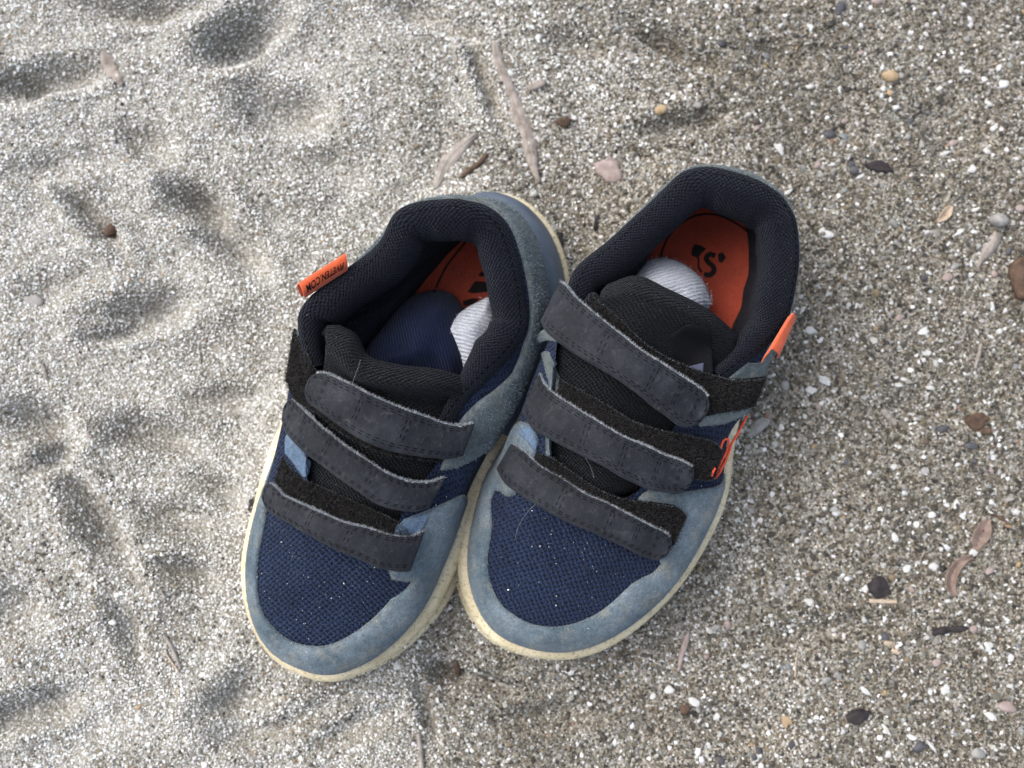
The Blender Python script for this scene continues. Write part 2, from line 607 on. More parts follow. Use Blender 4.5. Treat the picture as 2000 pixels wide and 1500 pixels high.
def loft_px(rows, n, m):
    R = []
    for r in rows:
        r = np.asarray(r, float).copy()
        r[:, 2] *= 4800
        R.append(resample(r, m))
    R = np.array(R)
    out = np.zeros((n, m, 3))
    for j in range(m):
        out[:, j] = resample(R[:, j], n)
    out[..., 2] /= 4800
    return out

def thick_sheet(G, th, name, mats, parent, round_=0.35, uv=None, kind=None, label=None, edge_mat=False):
    """closed sheet from a grid of world points: top face, rounded rim, underside"""
    n, m = G.shape[:2]
    nr = grid_normals(G)
    flip = nr[..., 2].mean() < 0
    if flip:
        nr = -nr
    if edge_mat:
        nr = nr.copy()
        nr[-4:] = nr[-5, m//2]
    top = G.copy()
    bot = G - nr * th
    V = np.vstack([top.reshape(-1, 3), bot.reshape(-1, 3)])
    F = [list(f) for f in grid_faces(n, m, flip)]
    nt_ = len(F)
    F += [[x + n*m for x in f[::-1]] for f in grid_faces(n, m, flip)]
    fm = [0] * len(F)
    loop = [(i, 0) for i in range(n)] + [(n-1, j) for j in range(1, m)] + [(i, m-1) for i in range(n-2, -1, -1)] + [(0, j) for j in range(m-2, 0, -1)]
    cen = G.reshape(-1, 3).mean(0)
    ring = []
    L = len(loop)
    idx = np.array([i*m + j for i, j in loop])
    pts = top.reshape(-1, 3)[idx]
    tn = unit(np.roll(pts, -1, 0) - np.roll(pts, 1, 0))
    on = unit(np.cross(tn, nr.reshape(-1, 3)[idx]))
    ar = np.cross(pts - cen, np.roll(pts, -1, 0) - cen)[:, 2].sum()
    if ar < 0:
        on = -on
    if edge_mat:
        for _ in range(3):
            on = unit(on + 0.5*np.roll(on, 1, 0) + 0.5*np.roll(on, -1, 0))
    r1 = pts + on * th * round_ * 0.75 - nr.reshape(-1, 3)[idx] * th * 0.22
    r2 = pts + on * th * round_ - nr.reshape(-1, 3)[idx] * th * 0.75
    k1 = len(V)
    V = np.vstack([V, r1, r2])
    for a in range(L):
        c = (a + 1) % L
        A, B, C1, D1 = idx[a], idx[c], k1 + a, k1 + c
        E1, F1 = k1 + L + a, k1 + L + c
        for q in ((A, B, D1, C1), (C1, D1, F1, E1), (E1, F1, idx[c] + n*m, idx[a] + n*m)):
            F.append(list(q) if ar < 0 else list(q[::-1]))
            fm.append(1 if edge_mat and a < n*0.84 else 0)
    if uv is None:
        su = np.concatenate([[0], np.cumsum(np.linalg.norm(np.diff(G[:, m//2], axis=0), axis=1))]) * 1000
        sv = np.concatenate([[0], np.cumsum(np.linalg.norm(np.diff(G[n//2], axis=0), axis=1))]) * 1000
        uv = np.stack(np.meshgrid(su, sv, indexing='ij'), -1)
    U = uv.reshape(-1, 2)
    U = np.vstack([U, U, U[idx], U[idx]])
    o = link_mesh(name, V, F, mats[0], parent, uvs=U, mats=mats, fmat=fm, kind=kind, label=label)
    return o, V, F, nr

def blades(name, base, nrm, length, width, material, parent, lay=0.6, curl=0.5, kind="stuff"):
    """short fibres: each a thin two-segment blade"""
    k = len(base)
    if k == 0:
        return None
    r = rng.normal(size=(k, 3))
    d = unit(nrm + lay * unit(r))
    L = (length * (0.5 + rng.random(k)))[:, None]
    side = unit(np.cross(d, rng.normal(size=(k, 3)))) * width
    d2 = unit(d + curl * rng.normal(size=(k, 3)))
    p0 = base - nrm * 0.0002
    p1 = p0 + d * L * 0.55
    p2 = p1 + d2 * L * 0.5
    V = np.concatenate([p0 - side, p0 + side, p1 - side*0.8, p1 + side*0.8, p2])
    i = np.arange(k)
    F = np.vstack([np.column_stack([i, i+k, i+2*k]), np.column_stack([i+k, i+3*k, i+2*k]), np.column_stack([i+2*k, i+3*k, i+4*k])])
    return link_mesh(name, V, F.tolist(), material, parent, kind=kind, smooth=False)

def sample_grid(G, s, t):
    n, m = G.shape[:2]
    a, b2 = np.clip(s, 0, 1) * (n-1), np.clip(t, 0, 1) * (m-1)
    i, j = np.minimum(a.astype(int), n-2), np.minimum(b2.astype(int), m-2)
    fa, fb = (a-i)[:, None], (b2-j)[:, None]
    return G[i, j]*(1-fa)*(1-fb) + G[i+1, j]*fa*(1-fb) + G[i, j+1]*(1-fa)*fb + G[i+1, j+1]*fa*fb

def stitch_mesh(name, curves, parent, ln=0.0018, gap=0.0010, w=0.00033, h=0.00026, material="thread_dark"):
    """dashes of thread: curves = list of (points, normals)"""
    V, F = [], []
    for pts, nr in curves:
        d = np.linalg.norm(np.diff(pts, axis=0), axis=1)
        t = np.concatenate([[0], np.cumsum(d)])
        x = 0.0004
        while x + ln < t[-1]:
            k = len(V)
            for q, wd_ in ((x, 0.5), (x + ln*0.5, 1.0), (x + ln, 0.5)):
                p = np.array([np.interp(q, t, pts[:, c]) for c in range(3)])
                n_ = unit(np.array([np.interp(q, t, nr[:, c]) for c in range(3)]))
                p2 = np.array([np.interp(min(q + 1e-4, t[-1]), t, pts[:, c]) for c in range(3)])
                p1 = np.array([np.interp(max(q - 1e-4, 0), t, pts[:, c]) for c in range(3)])
                sd = unit(np.cross(unit(p2 - p1), n_)) * w
                V += [p - sd - n_*0.0002, p + n_*h*(wd_ - 0.35), p + sd - n_*0.0002]
            F += [(k, k+3, k+4, k+1), (k+1, k+4, k+5, k+2), (k+3, k+6, k+7, k+4), (k+4, k+7, k+8, k+5)]
            x += ln + gap * (0.8 + 0.4*random.random())
    if not V:
        return None
    return link_mesh(name, np.array(V), F, material, parent, kind="stuff")

def strap(pairs, name, parent, width_mm=None, rounded='end', clear=0.0010, th=0.0022, n=64, m=13, crown=0.0012, bars=(0.3, 0.5, 0.7), label=None):
    """leather strap: pairs = (upper edge px, lower edge px, z)"""
    rows = []
    for (tx, ty), (bx, by), z in pairs:
        mx, my = (tx+bx)/2, (ty+by)/2
        rows.append([(tx, ty, z + 0.0003), (tx*.75+bx*.25, ty*.75+by*.25, z + crown*.75), (mx, my, z + crown), (tx*.25+bx*.75, ty*.25+by*.75, z + crown*.7), (bx, by, z - 0.0004)])
    g = loft_px(rows, n, m)
    def rnd(g, end):
        g = g.copy()
        c = g[:, m//2].copy()
        L = np.concatenate([[0], np.cumsum(np.linalg.norm(np.diff(c[:, :2], axis=0), axis=1))])
        wid = np.linalg.norm(g[-4 if end else 3, 0, :2] - g[-4 if end else 3, -1, :2])
        rr = 0.42 * wid
        x = (L[-1] - L) if end else L
        q = np.clip(1 - x / rr, 0, 1)
        f = np.maximum((1 - q**2.4)**(1/2.4), 0.14)
        for i in range(n):
            g[i] = c[i] + (g[i] - c[i]) * f[i]
        return g
    # denser rows near rounded end
    if rounded:
        s = np.linspace(0, 1, n)
        s = s if rounded is None else (1 - (1 - s)**1.5)
        gi = np.zeros_like(g)
        old = np.linspace(0, 1, n)
        for j in range(m):
            for c in range(3):
                gi[:, j, c] = np.interp(s, old, g[:, j, c])
        g = rnd(gi, True)
    g = drop_on(g, clear, 3)
    if rounded:
        g[-4:, :, 2] = g[-5, :, 2][None]
    # slight unevenness of worn leather
    ph = rng.random(4) * 6.28
    ss = np.linspace(0, 1, n)[:, None]
    tt = np.linspace(0, 1, m)[None]
    g[..., 2] += 0.00035*np.sin(9*ss + ph[0] + 2*tt) + 0.00025*np.sin(23*ss + ph[1] - 3*tt)
    g[..., :2] += (1.1*np.sin(14*ss + ph[2]) + 0.6*np.sin(33*ss + ph[3]))[..., None] * np.array([0.35, 0.9])
    G = P(g)
    o, V, F, nr = thick_sheet(G, th, name, ["strap_leather", "raw_edge"], parent, edge_mat=True, label=label)
    # stitching: two rows along each long edge, one along the free end, cross bars
    cv = []
    S_ = np.linspace(0.015, 0.985, 160)
    for tv in (0.095, 0.16, 0.84, 0.905):
        cv.append((sample_grid(G, S_, np.full(160, tv)), sample_grid(nr, S_, np.full(160, tv))))
    T_ = np.linspace(0.16, 0.84, 40)
    for bs in bars:
        for e in (0.0, 0.017):
            sv = np.full(40, bs + e) + 0.01*(T_ - 0.5)
            cv.append((sample_grid(G, sv, T_), sample_grid(nr, sv, T_)))
    T_ = np.linspace(0.12, 0.88, 40)
    cv.append((sample_grid(G, np.full(40, 0.965), T_), sample_grid(nr, np.full(40, 0.965), T_)))
    stitch_mesh("stitching", cv, o)
    # frayed pale fibres on the cut edge facing the heel, a few on the other
    k = 2200
    s = rng.random(k)*0.90
    base = sample_grid(G, s, np.zeros(k)) - sample_grid(nr, s, np.zeros(k)) * (rng.random(k)*th*0.5)[:, None]
    outd = unit(sample_grid(G, s, np.zeros(k)) - sample_grid(G, s, np.full(k, 0.15)))
    blades("edge_fuzz", base, unit(outd + 0.7*sample_grid(nr, s, np.zeros(k))), 0.0011, 0.00008, "fuzz_pale", o, 0.8)
    LAYERS.append(bvh_of(V, F))
    return o, G, nr

def strip(rows, name, parent, clear=0.0006, th=0.0016, n=60, m=15, fuzz=9000, label=None):
    """black loop-pile strip lying under a strap"""
    rr = []
    for a, b2 in rows:
        mid = tuple((np.array(a) + np.array(b2)) / 2 + np.array([0, 0, 0.0012]))
        rr.append([a, mid, b2])
    g = drop_on(loft_px(rr, n, m), clear, 3)
    G = P(g)
    o, V, F, nr = thick_sheet(G, th, name, ["velcro"], parent, label=label)
    s, t = rng.random(fuzz), rng.random(fuzz)
    blades("loop_pile", sample_grid(G, s, t), sample_grid(nr, s, t), 0.0016, 0.00011, "fuzz_black", o, 1.0, 1.0)
    k = 900
    s = rng.random(k)
    e = (rng.random(k) < 0.75).astype(float)
    t = 1 - e
    outd = unit(sample_grid(G, s, t) - sample_grid(G, s, 0.5*np.ones(k)))
    blades("edge_fuzz", sample_grid(G, s, t), unit(outd + sample_grid(nr, s, t)), 0.0007, 0.00005, "fuzz_blue", o, 0.8, 0.6)
    LAYERS.append(bvh_of(V, F))
    return o, G, nr

def decal(polys, bvh, name, material, parent, off=0.00018, cell=2.0, th=None):
    """printed shapes given in frame pixels, laid on a surface"""
    V, F = [], []
    for poly in polys:
        V2, tri, dist = cdt_poly(np.asarray(poly, float), cell)
        k0 = len(V)
        pts = []
        far = P(np.column_stack([V2, np.zeros(len(V2))]))
        for p in far:
            d = Vector(p - CAMV).normalized()
            h = bvh.ray_cast(Vector(CAMV), d)
            if h[0] is None:
                pts.append(p)
            else:
                n_ = h[1] if h[1].dot(d) < 0 else -h[1]
                pts.append(np.array(h[0] + n_ * off))
        V += pts
        F += [tuple(int(x) + k0 for x in t[::-1]) for t in tri]
    return link_mesh(name, np.array(V), F, material, parent)

def thick_line(px, w, n=40):
    c = resample(np.asarray(px, float), n)
    t = unit(np.gradient(c, axis=0))
    nn = np.stack([-t[:, 1], t[:, 0]], -1)
    return np.vstack([c + nn*w/2, (c - nn*w/2)[::-1]])

def tube(pts, rad, name, material, parent=None, sides=6, nsamp=None, **kw):
    p = np.asarray(pts, float)
    if nsamp:
        p = resample(p, nsamp)
    n = len(p)
    rad = np.broadcast_to(np.asarray(rad, float), (n,)) if np.ndim(rad) == 0 else np.interp(np.linspace(0, 1, n), np.linspace(0, 1, len(rad)), rad)
    t = unit(np.gradient(p, axis=0))
    a = unit(np.cross(t, np.array([0.13, 0.2, 1.0])))
    b2 = np.cross(t, a)
    V = []
    for i in range(n):
        for k in range(sides):
            an = 2*math.pi*k/sides
            V.append(p[i] + (a[i]*math.cos(an) + b2[i]*math.sin(an))*rad[i])
    F = []
    for i in range(n-1):
        for k in range(sides):
            k2 = (k+1) % sides
            F.append((i*sides+k, i*sides+k2, (i+1)*sides+k2, (i+1)*sides+k))
    F.append(tuple(range(sides))[::-1])
    F.append(tuple((n-1)*sides + k for k in range(sides)))
    return link_mesh(name, np.array(V), F, material, parent, **kw)

# ------------------------------------------------------------------ station tables (px traced, z metres)
# each: sole junction (px,py), mid wall (px,py,z), top edge (px,py,z); toe -> lateral -> heel -> medial
ST_B = [
 ((1070,1263),(1108,1120,.0450),(1150,985,.0520)), ((1159,1250),(1165,1120,.0455),(1165,985,.0525)),
 ((1247,1197),(1220,1095,.0450),(1195,980,.0525)), ((1320,1121),(1275,1050,.0445),(1225,970,.0530)),
 ((1379,1018),(1325,985,.0430),(1250,955,.0530)),  ((1405,945),(1360,920,.0420),(1265,925,.0540)),
 ((1413,882),(1403,860,.0420),(1300,860,.0560)),   ((1424,803),(1462,795,.0430),(1345,800,.0570)),
 ((1444,727),(1491,718,.0440),(1440,722,.0570)),   ((1466,645),(1517,632,.0440),(1525,645,.0560)),
 ((1488,572),(1530,550,.0440),(1552,560,.0560)),   ((1498,500),(1538,470,.0450),(1558,470,.0570)),
 ((1490,432),(1520,395,.0460),(1538,397,.0590)),   ((1458,388),(1478,356,.0460),(1485,357,.0620)),
 ((1412,366),(1432,340,.0460),(1425,334,.0640)),   ((1362,370),(1380,340,.0460),(1372,327,.0640)),
 ((1310,398),(1322,366,.0460),(1328,341,.0630)),   ((1250,470),(1250,445,.0450),(1262,402,.0600)),
 ((1205,555),(1192,520,.0450),(1192,467,.0590)),   ((1155,630),(1128,600,.0450),(1122,528,.0600)),
 ((1100,702),(1075,670,.0450),(1095,620,.0610)),   ((1050,775),(1037,750,.0450),(1085,700,.0600)),
 ((1003,845),(1010,830,.0450),(1078,790,.0580)),   ((965,910),(990,900,.0445),(1075,880,.0555)),
 ((944,957),(1000,955,.0450),(1090,925,.0540)),    ((920,1065),(1010,1030,.0455),(1105,955,.0530)),
 ((927,1153),(1035,1085,.0450),(1120,972,.0525)),  ((974,1230),(1065,1113,.0450),(1135,982,.0520)),
]
ST_A = [
 ((660,1306),(665,1150,.0450),(680,1035,.0520)),   ((590,1293),(625,1145,.0450),(660,1030,.0520)),
 ((535,1257),(590,1120,.0450),(640,1020,.0520)),   ((503,1195),(560,1080,.0440),(620,1005,.0520)),
 ((493,1120),(543,1035,.0430),(608,985,.0520)),    ((500,1050),(535,990,.0420),(603,955,.0530)),
 ((516,985),(535,930,.0420),(598,915,.0550)),      ((540,910),(543,870,.0420),(603,870,.0570)),
 ((572,835),(558,795,.0430),(612,815,.0580)),      ((640,745),(572,725,.0440),(610,750,.0590)),
 ((690,662),(595,655,.0450),(585,655,.0580)),      ((755,588),(640,585,.0450),(592,597,.0570)),
 ((805,526),(700,530,.0450),(660,537,.0570)),      ((845,478),(758,470,.0450),(738,480,.0590)),
 ((882,440),(815,430,.0450),(770,416,.0620)),      ((922,412),(885,402,.0450),(825,394,.0630)),
 ((960,405),(945,397,.0450),(890,390,.0630)),      ((1000,425),(1001,417,.0430),(945,400,.0620)),
 ((1036,475),(1038,472,.0420),(990,440,.0600)),    ((1056,540),(1056,540,.0420),(1016,520,.0570)),
 ((1060,600),(1058,603,.0420),(1030,600,.0555)),   ((1050,665),(1048,663,.0420),(1024,655,.0555)),
 ((1025,735),(1030,715,.0420),(985,712,.0570)),    ((990,810),(996,795,.0420),(945,750,.0580)),
 ((953,885),(955,855,.0420),(890,815,.0590)),      ((918,955),(915,920,.0430),(860,895,.0570)),
 ((893,1025),(880,985,.0440),(800,975,.0540)),     ((868,1090),(830,1050,.0450),(775,1025,.0530)),
 ((821,1189),(775,1110,.0455),(750,1038,.0525)),   ((745,1268),(712,1145,.0450),(715,1040,.0520)),
]
HB, HA = Hull(ST_B, 1), Hull(ST_A, -1)

# ------------------------------------------------------------------ ground relief
def vnoise(x, y, seed):
    r = np.random.default_rng(seed)
    tab = r.random((256, 256))
    xi, yi = np.floor(x).astype(int), np.floor(y).astype(int)
    fx, fy = x - xi, y - yi
    fx, fy = fx*fx*(3-2*fx), fy*fy*(3-2*fy)
    g = lambda a, b2: tab[a % 256, b2 % 256]
    return (g(xi, yi)*(1-fx)*(1-fy) + g(xi+1, yi)*fx*(1-fy) + g(xi, yi+1)*(1-fx)*fy + g(xi+1, yi+1)*fx*fy) - 0.5

HOLLOWS = [  # px, py, rx, ry, angle (deg, screen), depth mm
 (105,150,85,26,-8,8), (30,175,50,30,10,7), (470,75,75,36,-32,11), (290,30,85,22,-5,7), (200,15,60,20,0,4),
 (383,388,56,38,30,13), (455,470,80,36,48,11), (290,610,75,34,-12,11), (230,655,55,16,-10,6), (180,420,75,20,48,8),
 (560,215,74,42,10,8), (300,290,60,32,30,7), (85,830,60,36,20,10), (300,850,80,32,15,9), (105,890,60,22,-30,6),
 (180,1000,110,34,55,11), (345,1010,60,26,15,7), (255,1230,80,20,68,4), (35,1190,60,45,20,7), (60,1390,80,30,-20,9),
 (455,1370,60,38,-35,7), (380,1120,60,20,15,6), (440,960,50,20,20,5), (480,1440,60,28,-10,6), (860,1310,60,34,60,8),
 (905,1215,50,28,70,6), (832,1385,60,14,72,5), (930,1330,70,18,15,6), (1345,108,80,18,25,8), (1270,62,55,18,20,6),
 (1335,240,80,20,-10,6), (815,22,60,22,15,5), (950,160,80,16,70,6), (1120,90,60,22,15,4), (640,620,30,80,10,4),
 (120,560,80,30,-20,4), (420,780,60,22,0,5), (520,900,40,18,30,5), (1520,110,60,22,10,4), (700,1420,80,24,-20,4),
 (1800,800,80,30,10,4), (1600,1240,120,24,-5,4), (1450,1420,90,30,10,4), (1850,250,80,40,30,4), (1080,1400,80,26,-5,5),
 (560,1280,60,40,40,4), (600,1400,60,26,-30,4), (100,330,80,26,-10,4), (640,330,60,30,20,4), (900,60,40,20,0,3),
]
SHOE_RINGS = [HB.G[:, 0, :2], HA.G[:, 0, :2]]

def shoe_dist(x, y):
    """signed-ish distance to the nearest sole outline (negative inside)"""
    q = np.stack([x, y], -1).reshape(-1, 2)
    best = np.full(len(q), 9.0)
    for ring in SHOE_RINGS:
        rr = ring[::4]
        lo, hi = rr.min(0) - 0.05, rr.max(0) + 0.05
        near = np.where(((q > lo) & (q < hi)).all(1))[0]
        for s in range(0, len(near), 6000):
            ii = near[s:s+6000]
            d = np.sqrt(((q[ii, None] - rr[None])**2).sum(-1).min(1))
            ins = pip(q[ii], rr)
            best[ii] = np.minimum(best[ii], np.where(ins, -d, d))
    return best.reshape(x.shape)

def ground_h(x, y, fine=True):
    x, y = np.asarray(x, float), np.asarray(y, float)
    h = 0.007*vnoise(x/0.075 + 9, y/0.075 + 3, 1) + 0.0070*vnoise(x/0.034, y/0.034, 2) + 0.0034*vnoise(x/0.014, y/0.014, 3)
    px = proj(np.stack([x, y, np.zeros_like(x)], -1))
    lf = np.clip((1150 - px[..., 0]) / 500, 0.45, 1.0)
    h = h * lf
    if fine:
        h = h + 0.0011*vnoise(x/0.006, y/0.006, 4) + 0.0006*vnoise(x/0.0028, y/0.0028, 5)
    for (cx, cy, rx, ry, an, dp) in HOLLOWS:
        a = math.radians(an)
        dx, dy = px[..., 0] - cx, px[..., 1] - cy
        u = (dx*math.cos(a) + dy*math.sin(a)) / rx
        v = (-dx*math.sin(a) + dy*math.cos(a)) / ry
        r2 = u*u + v*v
        r2 = r2 * (1 + 0.5*vnoise(x/0.012 + cx, y/0.012 + cy, 6))
        h = h - dp*0.00128*(np.exp(-r2**1.35) - 0.14*np.exp(-((np.sqrt(r2) - 1.75)/0.5)**2))
    d = shoe_dist(x, y)
    w = np.clip(1 - (d - 0.006) / 0.022, 0, 1)
    w = w*w*(3-2*w)
    flat = 0.0052 + 0.0064*vnoise(x/0.013, y/0.013, 8) + 0.0025*vnoise(x/0.005, y/0.005, 9)
    return h*(1-w) + flat*w

# ------------------------------------------------------------------ sand sheet
def axis(lo, hi, a, b2, fine, coarse):
    return np.concatenate([np.arange(lo, a, coarse), np.arange(a, b2, fine), np.arange(b2, hi + coarse, coarse)])

m, nt, b = new_mat("sand_base")
g = N(nt, "ShaderNodeNewGeometry")
vor = N(nt, "ShaderNodeTexVoronoi")
vor.inputs["Scale"].default_value = 950
nt.links.new(g.outputs["Position"], vor.inputs["Vector"])
cell = ramp(nt, vor.outputs["Color"], [(0.0, (0.045, 0.038, 0.028)), (0.35, (0.13, 0.115, 0.09)), (0.6, (0.25, 0.23, 0.19)), (0.9, (0.42, 0.40, 0.36))])
big = noise(nt, 22, 4, 0.6)
br_ = ramp(nt, big.outputs[0], [(0.3, (0.72, 0.70, 0.66)), (0.7, (1.1, 1.09, 1.06))])
sxyz = N(nt, "ShaderNodeSeparateXYZ")
nt.links.new(g.outputs["Position"], sxyz.inputs[0])
mr_ = N(nt, "ShaderNodeMapRange")
mr_.inputs[1].default_value, mr_.inputs[2].default_value = -0.10, 0.06
mr_.inputs[3].default_value, mr_.inputs[4].default_value = 1.0, 0.0
nt.links.new(sxyz.outputs[0], mr_.inputs[0])
pale = ramp(nt, vor.outputs["Color"], [(0.0, (0.15, 0.14, 0.115)), (0.5, (0.25, 0.24, 0.21)), (0.9, (0.38, 0.37, 0.345))])
cell_c = mix(nt, mr_.outputs[0], cell.outputs[0], pale.outputs[0])
c = mix(nt, 1.0, cell_c, br_.outputs[0], 'MULTIPLY')
nt.links.new(c, b.inputs["Base Color"])
b.inputs["Roughness"].default_value = 0.9
b.inputs["Specular IOR Level"].default_value = 0.2
bump(nt, b, vor.outputs["Distance"], 0.0008, 1.0)

gx = axis(-0.75, 0.75, -0.27, 0.27, 0.0022, 0.010)
gy = axis(-0.65, 0.75, -0.19, 0.25, 0.0022, 0.010)
X, Y = np.meshgrid(gx, gy, indexing='ij')
Z = ground_h(X, Y)
Gd = np.stack([X, Y, Z], -1)
sand = link_mesh("sand", Gd.reshape(-1, 3), grid_faces(len(gx), len(gy)), "sand_base")
sand["kind"] = "structure"

def ground_at(px, py, lift=0.0):
    p = P([px, py, 0.0])
    z = float(ground_h(p[0:1], p[1:2])[0])
    p = P([px, py, z + lift])
    return p

# ------------------------------------------------------------------ sand grains: one mass of loose grains
m, nt, b = new_mat("sand_grain")
at = N(nt, "ShaderNodeAttribute", attribute_type='INSTANCER', attribute_name="gcol")
fn = noise(nt, 2500, 2, 0.6)
fr = ramp(nt, fn.outputs[0], [(0.3, (0.8,) * 3), (0.7, (1.15,) * 3)])
c = mix(nt, 1.0, at.outputs["Color"], fr.outputs[0], 'MULTIPLY')
nt.links.new(c, b.inputs["Base Color"])
b.inputs["Roughness"].default_value = 0.55
b.inputs["Specular IOR Level"].default_value = 0.35

def grain_nodes():
    ng = bpy.data.node_groups.new("grain_scatter", 'GeometryNodeTree')
    ng.interface.new_socket("Geometry", in_out='INPUT', socket_type='NodeSocketGeometry')
    ng.interface.new_socket("Geometry", in_out='OUTPUT', socket_type='NodeSocketGeometry')
    L = ng.links.new
    gi, go = ng.nodes.new("NodeGroupInput"), ng.nodes.new("NodeGroupOutput")
    g2i = ng.nodes.new("GeometryNodeGeometryToInstance")
    for k in range(5):
        ico = ng.nodes.new("GeometryNodeMeshIcoSphere")
        ico.inputs["Radius"].default_value = 1.0
        ico.inputs["Subdivisions"].default_value = 1 if k != 2 else 2
        sp = ng.nodes.new("GeometryNodeSetPosition")
        tn = ng.nodes.new("ShaderNodeTexNoise")
        tn.noise_dimensions = '4D'
        tn.inputs["W"].default_value = 3.7 * k + 1.3
        tn.inputs["Scale"].default_value = 1.1
        su = ng.nodes.new("ShaderNodeVectorMath"); su.operation = 'SUBTRACT'
        su.inputs[1].default_value = (0.5, 0.5, 0.5)
        sc = ng.nodes.new("ShaderNodeVectorMath"); sc.operation = 'SCALE'
        sc.inputs[3].default_value = 1.9
        L(tn.outputs["Color"], su.inputs[0]); L(su.outputs[0], sc.inputs[0]); L(sc.outputs[0], sp.inputs["Offset"])
        L(ico.outputs["Mesh"], sp.inputs["Geometry"])
        L(sp.outputs[0], g2i.inputs[0])
    iop = ng.nodes.new("GeometryNodeInstanceOnPoints")
    iop.inputs["Pick Instance"].default_value = True
    def attr(nm, ty):
        a = ng.nodes.new("GeometryNodeInputNamedAttribute"); a.data_type = ty
        a.inputs["Name"].default_value = nm
        return a.outputs["Attribute"]
    e2r = ng.nodes.new("FunctionNodeEulerToRotation")
    L(attr("rot", 'FLOAT_VECTOR'), e2r.inputs[0]); L(e2r.outputs[0], iop.inputs["Rotation"])
    L(attr("scl", 'FLOAT_VECTOR'), iop.inputs["Scale"])
    L(attr("var", 'INT'), iop.inputs["Instance Index"])
    L(gi.outputs[0], iop.inputs["Points"]); L(g2i.outputs[0], iop.inputs["Instance"])
    sm = ng.nodes.new("GeometryNodeSetMaterial")
    sm.inputs["Material"].default_value = MATS["sand_grain"]
    L(iop.outputs[0], sm.inputs[0]); L(sm.outputs[0], go.inputs[0])
    return ng
GRAIN_NG = grain_nodes()

PAL = np.array([[0.62, 0.62, 0.60], [0.47, 0.465, 0.44], [0.34, 0.325, 0.285], [0.185, 0.170, 0.138], [0.075, 0.067, 0.051],
                [0.030, 0.027, 0.022], [0.19, 0.148, 0.095], [0.32, 0.225, 0.125], [0.22, 0.235, 0.235], [0.22, 0.12, 0.08]])
WL = np.array([.36, .34, .18, .05, .012, .006, .025, .004, .008, .001])
WR = np.array([.075, .085, .15, .22, .245, .165, .055, .005, .018, .001])

def grain_object(name, pos, size, colw, parent=None, flat=0.62):
    k = len(pos)
    cum_l, cum_r = np.cumsum(WL/WL.sum()), np.cumsum(WR/WR.sum())
    r = rng.random(k)
    il, ir = np.searchsorted(cum_l, r), np.searchsorted(cum_r, r)
    pick = np.where(rng.random(k) < colw, ir, il)
    colr = PAL[np.clip(pick, 0, 9)] * (1 + (0.10 + 0.10*colw[:, None])*(2*rng.random((k, 1)) - 1)) * (1 + 0.018*rng.normal(size=(k, 3)))
    size = size * np.where(pick == 0, 1.05, 1.0)
    right_mul = np.array([0.82, 0.66, 0.62, 0.72, 0.80, 1, 0.72, 0.85, 0.7, 1])
    colr = colr * (1 - colw*(1 - right_mul[np.clip(pick, 0, 9)]))[:, None]
    off = np.array(parent["_loc"]) if parent is not None else np.zeros(3)
    me = bpy.data.meshes.new(name)
    me.from_pydata((pos - off).tolist(), [], [])
    def put(nm, ty, arr, prop):
        a = me.attributes.new(nm, ty, 'POINT')
        a.data.foreach_set(prop, np.ascontiguousarray(arr).ravel())
    rot = np.column_stack([rng.normal(size=k)*0.45, rng.normal(size=k)*0.45, rng.random(k)*6.283])
    put("rot", 'FLOAT_VECTOR', rot.astype(np.float32), "vector")
    s3 = size[:, None] * (0.62 + 0.62*rng.random((k, 3)))
    s3[:, 2] *= flat
    put("scl", 'FLOAT_VECTOR', s3.astype(np.float32), "vector")
    put("gcol", 'FLOAT_COLOR', np.column_stack([np.clip(colr, 0, 0.8), np.ones(k)]).astype(np.float32), "color")
    put("var", 'INT', rng.integers(0, 5, k).astype(np.int32), "value")
    me.materials.append(MATS["sand_grain"])
    o = bpy.data.objects.new(name, me)
    COL.objects.link(o)
    if parent is not None:
        o.parent = parent
    md = o.modifiers.new("scatter", 'NODES')
    md.node_group = GRAIN_NG
    o["kind"] = "stuff"
    return o

sp = 0.00094
xs, ys = np.arange(-0.275, 0.275, sp), np.arange(-0.185, 0.25, sp)
GX, GY = np.meshgrid(xs, ys, indexing='ij')
gxy = np.stack([GX.ravel(), GY.ravel()], -1) + rng.uniform(-0.55, 0.55, (GX.size, 2)) * sp
pxp = proj(np.column_stack([gxy, np.zeros(len(gxy))]))
coarse = np.clip((pxp[:, 0] - 560 + 0.22*(pxp[:, 1] - 800)) / 800, 0, 1)
coarse = np.clip(coarse + 0.45*vnoise(gxy[:, 0]/0.05, gxy[:, 1]/0.05, 21) + 0.55*vnoise(gxy[:, 0]/0.018, gxy[:, 1]/0.018, 22) + 0.06, 0.02, 1)
keep = rng.random(len(gxy)) < (1.0 - 0.18*coarse)
sd = shoe_dist(gxy[:, 0], gxy[:, 1])
keep &= sd > -0.004
gxy, coarse = gxy[keep], coarse[keep]
gz = ground_h(gxy[:, 0], gxy[:, 1])
sz = (0.00047 + 0.00005*coarse) * np.exp(0.28*rng.normal(size=len(gxy)) * (0.8 + 0.5*coarse))
big_ = rng.random(len(gxy)) < 0.020*coarse
sz[big_] *= 1.8
sz = np.clip(sz, 0.0003, 0.0017)
gpos = np.column_stack([gxy, gz + sz*(0.10 + 0.32*rng.random(len(gxy)))])
so = grain_object("sand_grains", gpos, sz, coarse)
so["label"] = "loose pale grey and brown sand grains covering the beach"
so["category"] = "sand"

# ------------------------------------------------------------------ shoe building blocks
def arclen(a):
    return np.concatenate([[0], np.cumsum(np.linalg.norm(np.diff(a, axis=0), axis=1))])

